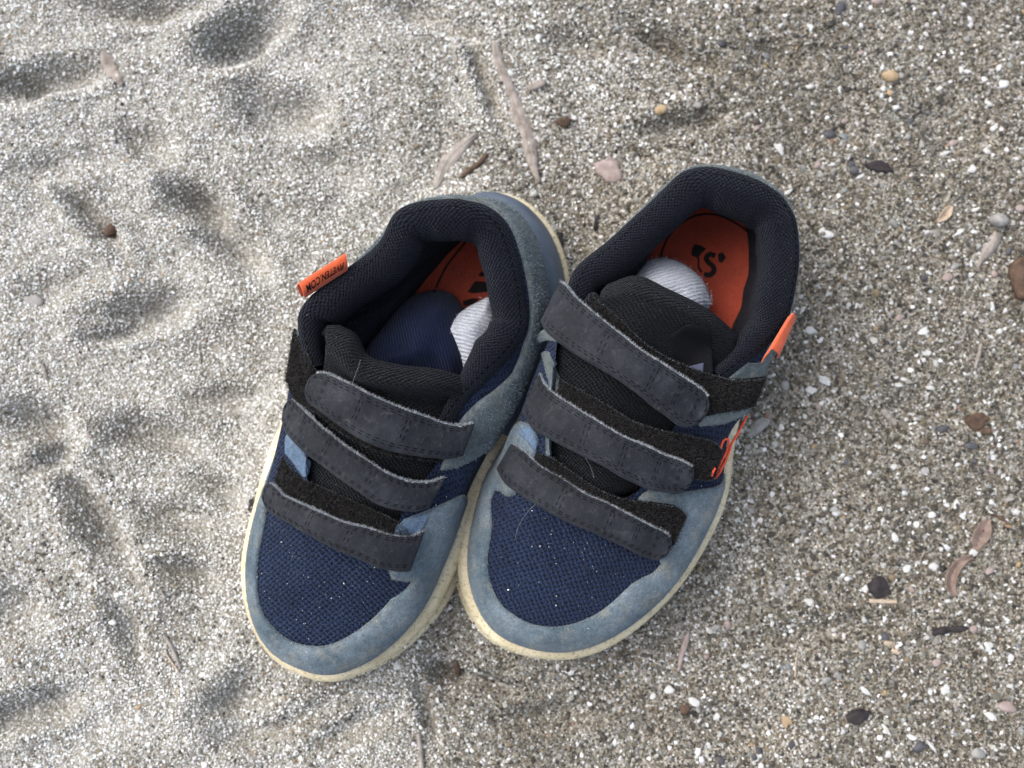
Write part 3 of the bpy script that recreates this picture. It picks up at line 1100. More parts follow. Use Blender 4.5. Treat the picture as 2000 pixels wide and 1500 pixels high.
def build_sole(H, root, heel_u, flare):
    ring, out = H.G[:, 0], H.out0
    n = len(ring)
    zt = ring[:, 2]
    prof = [(-0.004, 0.0006), (-0.0006, 0.0008), (0.0010, 0.0012), (0.0032, 0.0006), (0.0048, -0.0014), (0.0055, -0.0045), (0.0057, None, .0112),
            (0.0036, None, .0106), (0.0036, None, .0094), (0.0062, None, .0090), (0.0076, None, .0078), (0.0080, None, .0040), (0.0070, None, -.003), (-0.01, None, -.003)]
    V = np.zeros((n, len(prof), 3))
    wob = 0.0003*np.sin(np.arange(n)*0.21) + 0.0003*np.sin(np.arange(n)*0.083 + 1)
    uu = np.arange(n) * H.N / n
    fl = np.clip(1 - np.abs(uu - flare[0]) / flare[1], 0, 1)
    fl = fl*fl*(3 - 2*fl)
    def outs(z, p0):
        return p0 + 0.0052*fl*flare[2]*np.clip((zt + 0.0012 - z) / 0.018, 0, 1)
    for j, p in enumerate(prof):
        z = zt + p[1] if p[1] is not None else np.full(n, p[2])
        V[:, j] = ring + out * (outs(z, p[0]) + wob*(p[0] > 0.002))[:, None]
        V[:, j, 2] = z
    F = []
    mq = len(prof)
    for i in range(n):
        i2 = (i+1) % n
        for j in range(mq-1):
            q = (i*mq+j, i2*mq+j, i2*mq+j+1, i*mq+j+1)
            F.append(q[::-1] if H.sgn > 0 else q)
    F.append([i*mq + mq-1 for i in range(n)])
    o = link_mesh("sole", V.reshape(-1, 3), F, "rubber_cream", root)
    # blue stripe round the heel sidewall
    u0, u1 = heel_u
    us = np.linspace(u0, u1, 90)
    idx = (us * H.nu / H.N).astype(int) % H.nu
    w = np.clip(np.minimum(us - u0, u1 - us) / 1.2, 0, 1)
    rows = []
    for f in np.linspace(0, 1, 9):
        lo_, hi_ = 0.0118, zt[idx] + 0.0011
        zz = hi_ + (lo_ - hi_) * f * (0.15 + 0.85*w)
        dz = zz - zt[idx]
        p0 = np.interp(dz, [-0.0146, -0.0045, -0.0014, 0.0006, 0.0012], [0.0057, 0.0055, 0.0048, 0.0032, 0.0008])
        ou = p0 + 0.0052*flare[2]*fl[idx]*np.clip((zt[idx] + 0.0012 - zz) / 0.018, 0, 1) + (0.0007 if 0 < f < 1 else -0.0007)
        q = ring[idx] + out[idx] * ou[:, None]
        q[:, 2] = zz + (0.0004 if 0 < f < 1 else 0)
        rows.append(q)
    q0 = ring[idx] - out[idx]*0.004
    q0[:, 2] = zt[idx] + 0.0014
    q1 = ring[idx] + out[idx]*0.0004
    q1[:, 2] = zt[idx] + 0.0020
    q2 = ring[idx] + out[idx]*0.0036
    q2[:, 2] = zt[idx] + 0.0016
    wq = w[:, None]
    rows = [q0, q1, q2*wq + (q1 + np.array([0, 0, -0.0002]))*(1 - wq)] + rows[1:]
    Gs = np.stack(rows, 1)
    link_mesh("heel_stripe", Gs.reshape(-1, 3), grid_faces(90, 11, H.sgn > 0), "rubber_blue", o)
    # sand stuck to the lip and sides of the rubber
    k = 2600
    i = rng.integers(0, n, k)
    f = rng.random(k)
    zz = np.where(f < 0.72, 0.003 + 0.006*rng.random(k), 0.010 + 0.010*rng.random(k)**2)
    q = ring[i] + out[i] * (0.0078 - 0.0020*(zz > 0.010) + 0.0052*flare[2]*fl[i]*np.clip((zt[i] - zz)/0.018, 0, 1))[:, None] + rng.normal(size=(k, 3))*0.0004
    q[:, 2] = zz
    gr = grain_object("clinging_grains", q, 0.00026*np.exp(0.35*rng.normal(size=k)), np.full(k, 0.5), root)
    return o

def build_upper(H, root):
    ring = H.G[:, 0]
    V = H.G.reshape(-1, 3)
    toe = ring[np.argmin(ring[:, 1])][:2]
    heel = ring[np.argmax(ring[:, 1])][:2]
    ax = unit(heel - toe)
    pr = np.array([ax[1], -ax[0]])
    d = V[:, :2] - toe
    side = np.sign(((V[:, :2] - H.cen[:2]) @ pr))
    uv = np.stack([d @ pr + side*0.0, d @ ax - 0.4*V[:, 2]], -1) * 1000
    a = math.radians(8 if H.sgn > 0 else -14)
    uv = np.stack([uv[:, 0]*math.cos(a) - uv[:, 1]*math.sin(a), uv[:, 0]*math.sin(a) + uv[:, 1]*math.cos(a)], -1)
    o = link_mesh("upper", V, H.faces, "mesh_navy", root, uvs=uv)
    LAYERS.append(bvh_of(V, H.faces))
    return o

def build_insole(H, root, marks, line):
    ring, out = H.G[:, 0], H.out0
    q = (ring - out * 0.0055)[::3, :2]
    V2, tri, dist = cdt_poly(q, 0.004)
    z = 0.0185 + 0.0035*np.clip(1 - dist/0.010, 0, 1)**2
    V = np.column_stack([V2, z])
    o = link_mesh("insole", V, [tuple(t) for t in tri], "insole_orange", root, uvs=V2*1000, label="orange perforated insole with black print")
    bv = bvh_of(V, [tuple(t) for t in tri])
    decal(marks, bv, "printed_logo", "black_print", o)
    decal([thick_line(l, 4.0) for l in line], bv, "printed_line", "black_print", o)
    return o

def build_collar(H, root, u0, u1, uvoff=0.0):
    nn = 150
    us = np.linspace(u0, u1, nn)
    R3 = H.S(us, np.ones(nn))
    R0 = H.S(us, np.zeros(nn))
    def outw(R):
        t = np.gradient(R, axis=0)
        return unit(np.stack([t[:, 1], -t[:, 0], np.zeros(nn)], -1)) * H.sgn
    O3, O0 = outw(R3), outw(R0)
    for _ in range(16):
        O3[1:-1] = unit(0.5*O3[1:-1] + 0.25*(O3[:-2] + O3[2:]))
    e = np.clip(np.minimum(np.arange(nn), np.arange(nn)[::-1]) / 22, 0, 1)
    e = (0.45 + 0.55*e*e*(3-2*e))[:, None]
    zu = np.array([0, 0, 1.0])
    ins = R0 - O0*0.0062
    i1, i2 = ins.copy(), ins.copy()
    i1[:, 2], i2[:, 2] = 0.036, 0.0195
    i1 = i1 + O0*0.0005
    ctrl = [R3 - O3*0.0002 - zu*0.0040, R3 + O3*0.0002 - zu*0.0005, R3 - O3*0.0008*e + zu*0.0026*e, R3 - O3*0.0042*e + zu*0.0048*e, R3 - O3*0.0085*e + zu*0.0046*e,
            R3 - O3*0.0118*e + zu*0.0015*e, R3 - O3*0.0130*e - zu*0.0040*e, R3 - O3*0.0122*e - zu*0.0110*e, i1, i2]
    C = np.stack(ctrl, 1)
    G = np.array([resample(C[i], 36) for i in range(nn)])
    G[..., 2] += 0.0018*vnoise(us*0.9 + 5, us*0.0, 41)[:, None]*np.sin(np.linspace(0, 3.1, 36))[None]
    VV = np.linspace(0, 3.6, 36)[None] + 0*us[:, None]
    G = G + grid_normals(G)*H.sgn*(0.0016*vnoise(us[:, None]*2.0 + 0*VV, VV, 43)*np.clip(np.linspace(0, 6, 36), 0, 1)[None])[..., None]
    uu = arclen(G[:, 10])*1000
    vv = arclen(G[nn//2])*1000
    uv = np.stack(np.meshgrid(uu, vv, indexing='ij'), -1).reshape(-1, 2)
    V = G.reshape(-1, 3)
    F = grid_faces(nn, 36, H.sgn < 0)
    o = link_mesh("collar", V, F, "knit_collar", root, uvs=uv, label="padded dark navy knit collar")
    LAYERS.append(bvh_of(V, F))
    # seam stitching along the outside of the roll
    nr = grid_normals(G) * H.sgn
    stitch_mesh("stitching", [(G[:, 5] + nr[:, 5]*0.0001, nr[:, 5])], o, 0.0014, 0.0012, 0.00022, 0.00022)
    return o, G, nr

def tongue(rows, root, th=0.006):
    g = loft_px(rows, 60, 31)
    G = P(g)
    sv = arclen(G[30])*1000
    su = arclen(G[:, 15])*1000
    uv = np.stack(np.meshgrid(su, sv, indexing='ij'), -1)[..., ::-1]
    # puffed pad with a raised rim at the top end
    o, V, F, nr = thick_sheet(G, th, "tongue", ["knit_tongue"], root, round_=0.55, uv=uv, label="black padded mesh tongue")
    LAYERS.append(bvh_of(V, F))
    return o, G, nr

def nap_on_panel(V, F, root, k, length=0.0008, material="fuzz_blue", zmin=0.0):
    """suede nap over a panel"""
    T = np.array([f for f in F if len(f) == 3])
    a, b2, c2 = V[T[:, 0]], V[T[:, 1]], V[T[:, 2]]
    cr = np.cross(b2 - a, c2 - a)
    ar = np.linalg.norm(cr, axis=1)
    pick = rng.choice(len(T), k, p=ar/ar.sum())
    r1, r2 = rng.random(k), rng.random(k)
    fl = r1 + r2 > 1
    r1[fl], r2[fl] = 1 - r1[fl], 1 - r2[fl]
    pts = a[pick] + (b2 - a)[pick]*r1[:, None] + (c2 - a)[pick]*r2[:, None]
    return blades("nap", pts, unit(cr[pick]), length, 0.00008, material, root, 1.2, 0.8)

def specks(H, root, k, lo=0.3):
    u = rng.random(k*2)*H.N
    v = rng.random(k*2)**0.7*0.75 + 0.05
    p, n_ = H.S(u, v), H.Nrm(u, v)
    pj = proj(p)
    ok = (n_[:, 2] > 0.55) & (pj[:, 1] > 940)
    p, n_ = p[ok][:k], n_[ok][:k]
    s = np.minimum(0.00010*np.exp(0.5*rng.normal(size=len(p))), 0.00028)
    return grain_object("dusted_grains", p + n_*(0.0013), s, np.full(len(p), 0.1), root)

# ================================================================== the shoe on the right of the frame
LAYERS.clear()
cb = P([1200, 800, 0.0])
shoe_b = thing("sneaker", "navy and blue child's sneaker with pale sock, its round collar open, orange side print", "shoe", cb, "pair of sneakers")
build_sole(HB, shoe_b, (8.2, 20.0), (16.5, 7.0, 0.0))
build_upper(HB, shoe_b)
build_insole(HB, shoe_b,
    [[(1356,477),(1368,479),(1379,486),(1371,494),(1363,504),(1350,499),(1351,487)],
     list(map(tuple, thick_line([(1397,500),(1386,497),(1379,504),(1384,513),(1392,520),(1394,530),(1387,537),(1375,536)], 10.0))),
     [(1402,496),(1411,493),(1418,503),(1410,514),(1403,510)],
     [(1362,502),(1366,502),(1366,520),(1372,531),(1368,533),(1362,522)]],
    [[(1287,520),(1290,502),(1304,464),(1331,435),(1366,419),(1401,420),(1436,435),(1460,453),(1474,476)], [(1456,594),(1447,612),(1437,632)]])
pB = lambda *a: [('p', x, y) for x, y in a]
polyB = HB.poly([('u', 5.35, 0.0)] + pB((1392,952),(1355,958),(1320,961),(1290,955),(1272,954),(1255,964),(1243,985),(1240,1015),(1255,1060),(1280,1080),(1291,1096),(1288,1110),(1270,1121),
        (1244,1133),(1217,1156),(1188,1183),(1144,1209),(1110,1220),(1085,1224),(1041,1219),(1003,1200),(977,1177),(962,1147),(953,1109),(954,1080),(956,1065),(961,1040),(962,1021),(959,995),(959,977),(966,958),
        (975,956),(986,966),(1000,970),(1009,964),(1012,950),(1030,915),(1044,892),(1051,872),(1047,846),(1030,826)) + [('u', 22.05, 0.35), ('u', 21.9, 0.0), ('u', 23.0, 0.0), ('u', 24.0, 0.0), ('u', 25.0, 0.0), ('u', 26, 0.0), ('u', 27, 0.0), ('u', 28, 0.0), ('u', 29, 0.0), ('u', 30, 0.0), ('u', 31, 0.0), ('u', 32, 0.0)])
def close_u(poly, n):
    """keep u continuous for polygons that go round the toe"""
    out = [list(poly[0])]
    for u, v in poly[1:]:
        while u - out[-1][0] > n/2: u -= n
        while u - out[-1][0] < -n/2: u += n
        out.append([u, v])
    return [tuple(p) for p in out]
polyB = close_u(polyB, HB.N)
tg, V_, F_ = panel(HB, polyB, "toe_guard", "suede_blue", shoe_b, label="worn blue suede toe guard")
nap_on_panel(V_, F_, tg, 9000, 0.0006)
LAYERS.append(bvh_of(V_, F_))
qB = HB.poly(pB((1380,742),(1415,728),(1450,716),(1490,706)) + [('u', 8.9, 0.96), ('u', 10, 0.97), ('u', 12, 0.97), ('u', 14, 0.97), ('u', 16, 0.97), ('u', 18, 0.97), ('u', 19.2, 0.95), ('u', 19.4, 0.5), ('u', 18.8, 0.12), ('u', 17, 0.03),
      ('u', 14, 0.02), ('u', 11, 0.03), ('u', 9, 0.10), ('u', 7.6, 0.35)] + pB((1446,812),(1425,822),(1400,830),(1372,833),(1352,820)))
hc, V_, F_ = panel(HB, close_u(qB, HB.N), "heel_counter", "suede_grey", shoe_b, label="faded grey-blue suede heel counter")
nap_on_panel(V_, F_, hc, 5000, 0.0006)
for f in (V_,):
    pass
build_collar(HB, shoe_b, 7.7, 20.2)
tgB, GtB, NtB = tongue([
 [(1100,955,.048),(1175,965,.0525),(1262,945,.049)],
 [(1078,870,.051),(1190,880,.0580),(1303,850,.052)],
 [(1082,780,.054),(1200,790,.0620),(1343,788,.054)],
 [(1100,690,.058),(1225,705,.0665),(1388,738,.054)],
 [(1140,610,.064),(1255,622,.0720),(1425,698,.055)],
 [(1178,578,.0685),(1240,560,.0740),(1300,585,.0755),(1375,622,.0715),(1435,668,.058)],
 [(1183,560,.0660),(1240,542,.0705),(1303,568,.0720),(1378,605,.0680),(1440,655,.055)],
 [(1190,556,.0560),(1245,540,.0600),(1305,566,.0610),(1380,604,.0575),(1440,655,.048)]], shoe_b)
# woven label on the tongue
lr = drop_on(loft_px([[(1312,655,.06),(1345,636,.06),(1385,640,.06)], [(1318,690,.06),(1350,690,.06),(1390,690,.06)], [(1340,722,.06),(1365,730,.06),(1392,728,.06)]], 14, 14), 0.0003, 1)
lo, lv, lf_, _ = thick_sheet(P(lr), 0.0006, "tongue_label", ["label_satin"], tgB)
LAYERS.append(bvh_of(lv, lf_))
lr = drop_on(loft_px([[(1346,716,.06),(1374,709,.06)], [(1352,732,.06),(1372,734,.06)]], 8, 8), 0.0006, 1)
thick_sheet(P(lr), 0.0004, "label_print", ["label_lilac"], lo)

strip([((1157,580,.0640),(1128,640,.062)), ((1195,610,.068),(1165,690,.066)), ((1277,684,.0705),(1240,740,.069)), ((1341,716,.066),(1310,800,.064)), ((1385,731,.0615),(1365,812,.060)),
       ((1429,742,.058),(1410,806,.056)), ((1473,742,.053),(1450,799,.051)), ((1497,738,.047),(1474,793,.046))], "loop_strip", shoe_b)
strip([((1089,739,.057),(1080,800,.056)), ((1151,772,.0625),(1130,840,.061)), ((1195,798,.0645),(1180,870,.063)), ((1239,824,.0645),(1225,900,.063)), ((1283,839,.062),(1270,915,.060)),
       ((1327,848,.058),(1310,930,.056)), ((1371,857,.053),(1360,935,.051)), ((1400,867,.049),(1388,937,.047)), ((1411,882,.046),(1397,932,.045))], "loop_strip", shoe_b)
strip([((1050,887,.050),(1030,930,.049)), ((1071,892,.0525),(1055,950,.0515)), ((1115,921,.0545),(1095,980,.0535)), ((1159,951,.0555),(1140,1010,.0545)), ((1203,971,.0555),(1185,1030,.0545)),
       ((1247,980,.0535),(1230,1050,.052)), ((1291,986,.0505),(1272,1070,.049)), ((1325,993,.0470),(1300,1075,.046)), ((1341,1008,.0450),(1316,1064,.0440))], "loop_strip", shoe_b)
# small suede lips of the strap slots
def lip(rows, root, name="slot_tab", material="suede_bright", th=0.0016):
    g = drop_on(loft_px(rows, 14, 12), 0.0004, 1)
    o, V, F, nr = thick_sheet(P(g), th, name, [material], root)
    k = 500
    G = P(g)
    s, t = rng.random(k), (rng.random(k) < 0.5).astype(float)
    blades("nap", sample_grid(G, s, t), sample_grid(nr, s, t), 0.0006, 0.00005, "fuzz_blue", o, 1.2)
    LAYERS.append(bvh_of(V, F))
lip([[(1048,660,.050),(1060,648,.053),(1082,648,.056)], [(1052,669,.049),(1066,664,.052),(1086,666,.055)]], shoe_b, material="suede_grey")
lip([[(1057,690,.050),(1064,688,.053),(1072,690,.055)], [(1066,725,.050),(1076,722,.053),(1085,722,.056)], [(1078,764,.051),(1084,762,.053),(1090,758,.055)]], shoe_b, "eyestay_edge", "suede_grey")
lip([[(1066,838,.050),(1070,836,.052),(1076,838,.053)], [(1067,862,.049),(1071,862,.051),(1076,862,.052)], [(1068,888,.048),(1072,890,.050),(1076,888,.051)]], shoe_b, "eyestay_edge", "suede_grey")
lip([[(1014,846,.046),(1022,836,.048),(1036,832,.050)], [(1030,862,.046),(1040,856,.049),(1049,850,.051)], [(1043,878,.047),(1046,876,.049),(1050,870,.050)]], shoe_b, th=0.0008)
strap([((1093,549),(1056,624),.0585), ((1104,557),(1064,641),.0635), ((1124,581),(1085,661),.0668), ((1165,616),(1121,687),.0705), ((1209,651),(1165,713),.073),
       ((1253,684),(1209,740),.074), ((1297,713),(1253,772),.0735), ((1341,742),(1297,807),.0705), ((1370,760),(1330,829),.067), ((1394,776),(1358,840),.064)], "strap", shoe_b, bars=(0.27, 0.52, 0.68, 0.83), label="topmost dark grey strap, rounded end at the outer side")
strap([((1052,729),(1021,802),.0525), ((1068,757),(1036,830),.0575), ((1101,783),(1065,851),.0615), ((1165,822),(1130,884),.0655), ((1209,848),(1180,909),.0668),
       ((1253,868),(1225,934),.066), ((1297,889),(1270,955),.063), ((1335,902),(1310,961),.0585), ((1362,914),(1342,962),.055)], "strap", shoe_b, bars=(0.27, 0.45, 0.64, 0.8), label="middle dark grey strap")
strap([((1000,868),(971,916),.0440), ((1018,878),(985,941),.0485), ((1050,907),(1015,963),.0525), ((1100,936),(1070,996),.0552), ((1144,965),(1120,1023),.0565),
       ((1203,992),(1180,1049),.0562), ((1247,1015),(1225,1069),.054), ((1285,1033),(1262,1087),.051), ((1317,1052),(1296,1098),.0475)], "strap", shoe_b, bars=(0.27, 0.5, 0.65, 0.8), label="dark grey strap nearest the toe")
# orange heel tag, a folded loop on the collar
def fold_tag(left, right, root, nm="pull_tag"):
    g = loft_px([left, right], 26, 22)
    G = P(g)
    o, V, F, nr = thick_sheet(G, 0.0005, nm, ["orange_tag"], root, label="folded orange fabric tag")
    return o, V, F, G, nr
fold_tag([(1486,708,.0600),(1494,694,.0650),(1508,681,.0665),(1521,690,.0640),(1519,700,.0560)], [(1537,622,.0600),(1541,617,.0650),(1549,612,.0665),(1554,618,.0640),(1551,628,.0560)], shoe_b)
# orange outline print on the outer side
def hull_ribbon(H, px, w, name, material, root, n=60):
    """thin raised line of print following the shoe's side"""
    c = resample(np.asarray(px, float), n)
    z = np.full(n, np.nan)
    for k, p in enumerate(P(np.column_stack([c, np.zeros(n)]))):
        d = Vector(p - CAMV).normalized()
        zz = [h[0].z for h in (bv.ray_cast(Vector(CAMV), d) for bv in LAYERS) if h[0] is not None]
        if zz and max(zz) > 0.012:
            z[k] = max(zz)
    ok = ~np.isnan(z)
    z = np.interp(np.arange(n), np.arange(n)[ok], z[ok])
    z = np.convolve(np.pad(z, 7, mode='edge'), np.ones(15)/15, 'valid') + 0.0012
    return tube(P(np.column_stack([c, z])), w/2, name, material, root, sides=6)
hull_ribbon(HB, [(1459,812),(1448,833),(1439,850),(1429,866),(1424,882),(1418,898),(1406,918)], 0.0010, "side_print", "orange_print", shoe_b)
hull_ribbon(HB, [(1408,876),(1411,865),(1416,858),(1422,858),(1423,866),(1419,882),(1411,898),(1403,915),(1399,926)], 0.0009, "side_print", "orange_print", shoe_b)
hull_ribbon(HB, [(1397,914),(1393,921),(1391,930),(1395,934),(1402,928),(1412,911),(1418,899)], 0.0009, "side_print", "orange_print", shoe_b)
specks(HB, shoe_b, 240)

# ================================================================== the shoe on the left of the frame
LAYERS.clear()
ca = P([760, 850, 0.0])
shoe_a = thing("sneaker", "blue and navy child's sneaker with a lettered orange tag and navy sock inside", "shoe", ca, "pair of sneakers")
build_sole(HA, shoe_a, (10.5, 23.5), (18.5, 7.0, 1.0))
build_upper(HA, shoe_a)
build_insole(HA, shoe_a,
    [[(928,549),(945,550),(956,555),(956,562),(951,570),(925,573),(913,571),(918,563)], [(939,531),(947,533),(945,540),(934,540)], [(904,588),(922,583),(936,583),(928,592),(918,597),(906,597)]],
    [[(912,462),(907,474),(893,492),(872,520),(851,562)]])
polyA = HA.poly([('u', 7.6, 0.0), ('u', 7.6, 0.16), ('u', 6.6, 0.20)] + pB((522,989),(519,1019),(512,1054),(506,1085),(504,1101),(503,1130),(503,1151),(507,1175),(513,1195),(537,1227),(572,1253),(616,1262),(660,1253),(704,1227),(742,1195),(766,1168),
        (790,1153),(806,1139),(805,1132),(785,1133),(768,1130),(757,1114),(765,1095),(790,1065),(778,1045),(780,1025),(795,1012),(812,1005),(856,987),(905,970)) + [('u', 25.3, 0.0)] + [('u', 25.3 + k, 0.0) for k in range(1, 12)])
polyA = close_u(polyA, HA.N)
# the polygon runs toe-guard inner edge one way and the sole line back
ks = [p for p in polyA]
tg, V_, F_ = panel(HA, polyA, "toe_guard", "suede_blue", shoe_a, label="worn blue suede toe guard, dusted with sand")
nap_on_panel(V_, F_, tg, 9000, 0.0006)
LAYERS.append(bvh_of(V_, F_))
qA = HA.poly(pB((898,822),(915,800),(930,787),(960,765),(988,741),(1005,722)) + [('u', 21.2, 0.93), ('u', 20, 0.93), ('u', 18, 0.93), ('u', 16, 0.93), ('u', 14.5, 0.93), ('u', 13, 0.86), ('u', 11, 0.80), ('u', 9.8, 0.85), ('u', 9.5, 0.55), ('u', 10.2, 0.22),
      ('u', 12, 0.10), ('u', 14, 0.02), ('u', 16, 0.0), ('u', 18, 0.0), ('u', 20, 0.0), ('u', 22, 0.10), ('u', 23.0, 0.22)] + pB((973,843),(935,884),(910,904),(885,914),(864,925),(860,905)))
hc, V_, F_ = panel(HA, close_u(qA, HA.N), "heel_counter", "suede_grey", shoe_a, th=0.0016, label="faded grey-blue suede quarter and heel counter")
nap_on_panel(V_, F_, hc, 18000, 0.0013)
build_collar(HA, shoe_a, 9.3, 24.2)
tgA, GtA, NtA = tongue([
 [(612,985,.048),(690,1000,.0520),(770,1015,.049)],
 [(602,900,.051),(720,930,.0575),(843,955,.051)],
 [(614,830,.054),(750,868,.0620),(880,895,.052)],
 [(630,765,.059),(760,805,.0670),(903,828,.054)],
 [(636,720,.0605),(664,742,.0625),(765,778,.0655),(908,786,.054)],
 [(641,668,.0715),(664,700,.0740),(694,733,.0755),(772,750,.0750),(850,754,.0705),(911,760,.060)],
 [(650,640,.0705),(686,660,.0720),(712,697,.0715),(775,716,.0705),(850,724,.0655),(916,742,.057)],
 [(662,634,.0620),(696,652,.0610),(718,691,.0600),(778,712,.0590),(850,720,.0550),(918,738,.048)]], shoe_a, 0.0060)
strip([((573,643,.049),(558,740,.048)), ((599,690,.057),(574,778,.054)), ((625,735,.0605),(610,800,.059)), ((680,770,.0650),(665,843,.064)), ((753,800,.068),(740,882,.066)),
       ((830,825,.064),(812,897,.062)), ((880,845,.058),(860,900,.056))], "loop_strip", shoe_a, fuzz=12000)
strip([((572,805,.052),(568,842,.051)), ((620,840,.057),(600,878,.056)), ((709,905,.062),(690,946,.061)), ((790,947,.057),(770,985,.056)), ((830,955,.052),(812,990,.051))], "loop_strip", shoe_a, fuzz=4000)
strip([((551,893,.044),(536,945,.043)), ((586,932,.0495),(560,968,.0485)), ((636,955,.053),(610,1000,.052)), ((695,982,.0545),(670,1030,.0535)), ((753,1008,.054),(735,1060,.053)),
       ((780,1023,.052),(765,1072,.051)), ((800,1042,.049),(785,1088,.048))], "loop_strip", shoe_a)
lip([[(556,884,.043),(558,852,.046),(565,850,.049)], [(576,908,.047),(583,882,.050),(592,886,.053)], [(591,931,.050),(602,926,.052),(605,902,.054)]], shoe_a)
lip([[(771,1043,.0515),(775,1030,.0525),(790,1016,.0530)], [(790,1046,.0510),(800,1030,.0520),(812,1010,.0520)], [(812,1046,.0490),(826,1030,.0495),(840,1000,.0490)]], shoe_a)
strap([((925,827),(904,889),.0580), ((896,831),(881,894),.0610), ((871,827),(856,892),.0635), ((820,811),(800,887),.068), ((753,785),(735,870),.0715), ((695,756),(675,837),.072), ((650,736),(627,803),.0695), ((610,722),(590,776),.0655)],
      "strap", shoe_a, bars=(0.27, 0.52, 0.77), label="topmost dark grey strap, rounded end at the outer side")
strap([((868,931),(838,990),.0540), ((841,942),(815,998),.057), ((812,944),(790,998),.0595), ((753,923),(735,982),.0635), ((709,894),(690,951),.065), ((665,864),(640,915),.0645), ((621,829),(595,883),.0615),
       ((590,798),(565,852),.0565), ((563,770),(545,822),.050)], "strap", shoe_a, bars=(0.27, 0.5, 0.68, 0.84), label="middle dark grey strap")
strap([((828,1036),(800,1114),.0490), ((806,1048),(783,1116),.051), ((770,1047),(745,1110),.0535), ((724,1034),(695,1088),.056), ((665,1017),(636,1062),.057), ((607,993),(577,1029),.0555),
       ((563,973),(539,1006),.051), ((522,934),(508,985),.0445)], "strap", shoe_a, bars=(0.3, 0.5, 0.66, 0.82), label="dark grey strap nearest the toe")
tag, Vt, Ft, Gt, Nt = fold_tag([(596,582,.0600),(592,570,.0645),(584,554,.0660),(580,556,.0620),(588,578,.0560)], [(679,528,.0605),(678,514,.0650),(674,496,.0665),(670,500,.0625),(674,522,.0565)], shoe_a)
# lettering on the tag
fc = bpy.data.curves.new("lettering", 'FONT')
fc.body = "FIVETEN.COM"
fc.size = 1.0
fc.offset = 0.018
fo = bpy.data.objects.new("lettering_tmp", fc)
COL.objects.link(fo)
bpy.context.view_layer.update()
me_t = fo.to_mesh()
tv = np.array([v.co[:2] for v in me_t.vertices])
tf = [tuple(p.vertices) for p in me_t.polygons]
fo.to_mesh_clear()
bpy.data.objects.remove(fo)
bpy.data.curves.remove(fc)
tx = (tv[:, 0] - tv[:, 0].min()) / np.ptp(tv[:, 0])
ty = (tv[:, 1] - tv[:, 1].min()) / np.ptp(tv[:, 1])
bs, be_, ts, te = map(np.array, ((672.0, 512.0), (597.0, 557.0), (670.0, 526.0), (601.0, 573.0)))
pxy = (bs*(1-tx)[:, None] + be_*tx[:, None])*(1-ty)[:, None] + (ts*(1-tx)[:, None] + te*tx[:, None])*ty[:, None]
pxy[:, 1] -= 4.0*np.sin(tx*math.pi)*0.6
bvt = bvh_of(Vt, Ft)
tw = []
for p in P(np.column_stack([pxy, np.zeros(len(pxy))])):
    d = Vector(p - CAMV).normalized()
    h = bvt.ray_cast(Vector(CAMV), d)
    if h[0] is None:
        h = bvt.find_nearest(Vector(CAMV) + d*0.345)
    tw.append(np.array(h[0] - d*0.0006))
link_mesh("lettering", np.array(tw), tf, "black_print", tag, smooth=False, label="black capitals FIVETEN.COM")
specks(HA, shoe_a, 280)

# ------------------------------------------------------------------ socks tucked inside
def pillow(outline, z0, h, w, name, material, parent, cell=5.0, skirt=0.006, ang=0.0, label=None):
    q = resample(np.asarray(outline, float), len(outline)*5, True)
    V2, tri, dist = cdt_poly(q, cell)
    f = np.clip(dist / w, 0, 1)
    z = z0 + h*np.sqrt(np.maximum(1 - (1 - f)**2, 0))
    z += 0.0034*vnoise(V2[:, 0]/34, V2[:, 1]/34, 31) * f
    top = P(np.column_stack([V2, z]))
    tri = tri[:, ::-1]
    be = boundary_edges(tri)
    ids = sorted({a for e2 in be for a in e2})
    mp = {a: len(top) + k for k, a in enumerate(ids)}
    low = top[ids].copy()
    low[:, 2] -= skirt
    V = np.vstack([top, low])
    F = [tuple(t) for t in tri] + [(b3, a, mp[a], mp[b3]) for a, b3 in be]
    a = math.radians(ang)
    uv = V[:, :2]*1000
    uv = np.stack([uv[:, 0]*math.cos(a) - uv[:, 1]*math.sin(a), uv[:, 0]*math.sin(a) + uv[:, 1]*math.cos(a)], -1)
    return link_mesh(name, V, F, material, parent, uvs=uv, label=label), top, tri, dist
sock_a = thing("sock", "navy blue sock with a pale grey patch stuffed in the shoe with the lettered tag", "sock", P([860, 660, 0.02]), "pair of socks")
pillow([(706,690),(742,640),(789,584),(830,569),(863,566),(886,576),(902,596),(930,640),(950,700),(930,760),(800,765),(716,740)], 0.021, 0.026, 100, "sock_body", "sock_navy", sock_a, ang=75, label="navy ribbed sock body")
pa, tp, tt_, dd_ = pillow([(866,640),(885,622),(907,604),(932,590),(957,581),(966,598),(970,622),(964,657),(946,705),(928,742),(905,735),(893,718),(884,694),(873,664)], 0.0345, 0.011, 38, "sock_patch", "sock_pale", sock_a, 3.5, 0.010, ang=15, label="pale grey patch of the sock")
kk = rng.choice(len(tp), 900)
blades("nap", tp[kk] + rng.normal(size=(900, 3))*0.0004, np.tile([0, 0, 1.0], (900, 1)), 0.0011, 0.00006, "fuzz_sock", pa, 1.5)
sock_b = thing("sock", "pale grey ribbed sock showing behind the black tongue of the open shoe", "sock", P([1310, 570, 0.02]), "pair of socks")
pb_, tp, tt_, dd_ = pillow([(1228,552),(1240,530),(1263,511),(1299,504),(1337,517),(1366,540),(1384,570),(1389,592),(1378,612),(1345,640),(1290,640),(1240,600)], 0.030, 0.021, 62, "sock_body", "sock_pale", sock_b, 4.0, 0.012, ang=-20)
kk = rng.choice(len(tp), 4500)
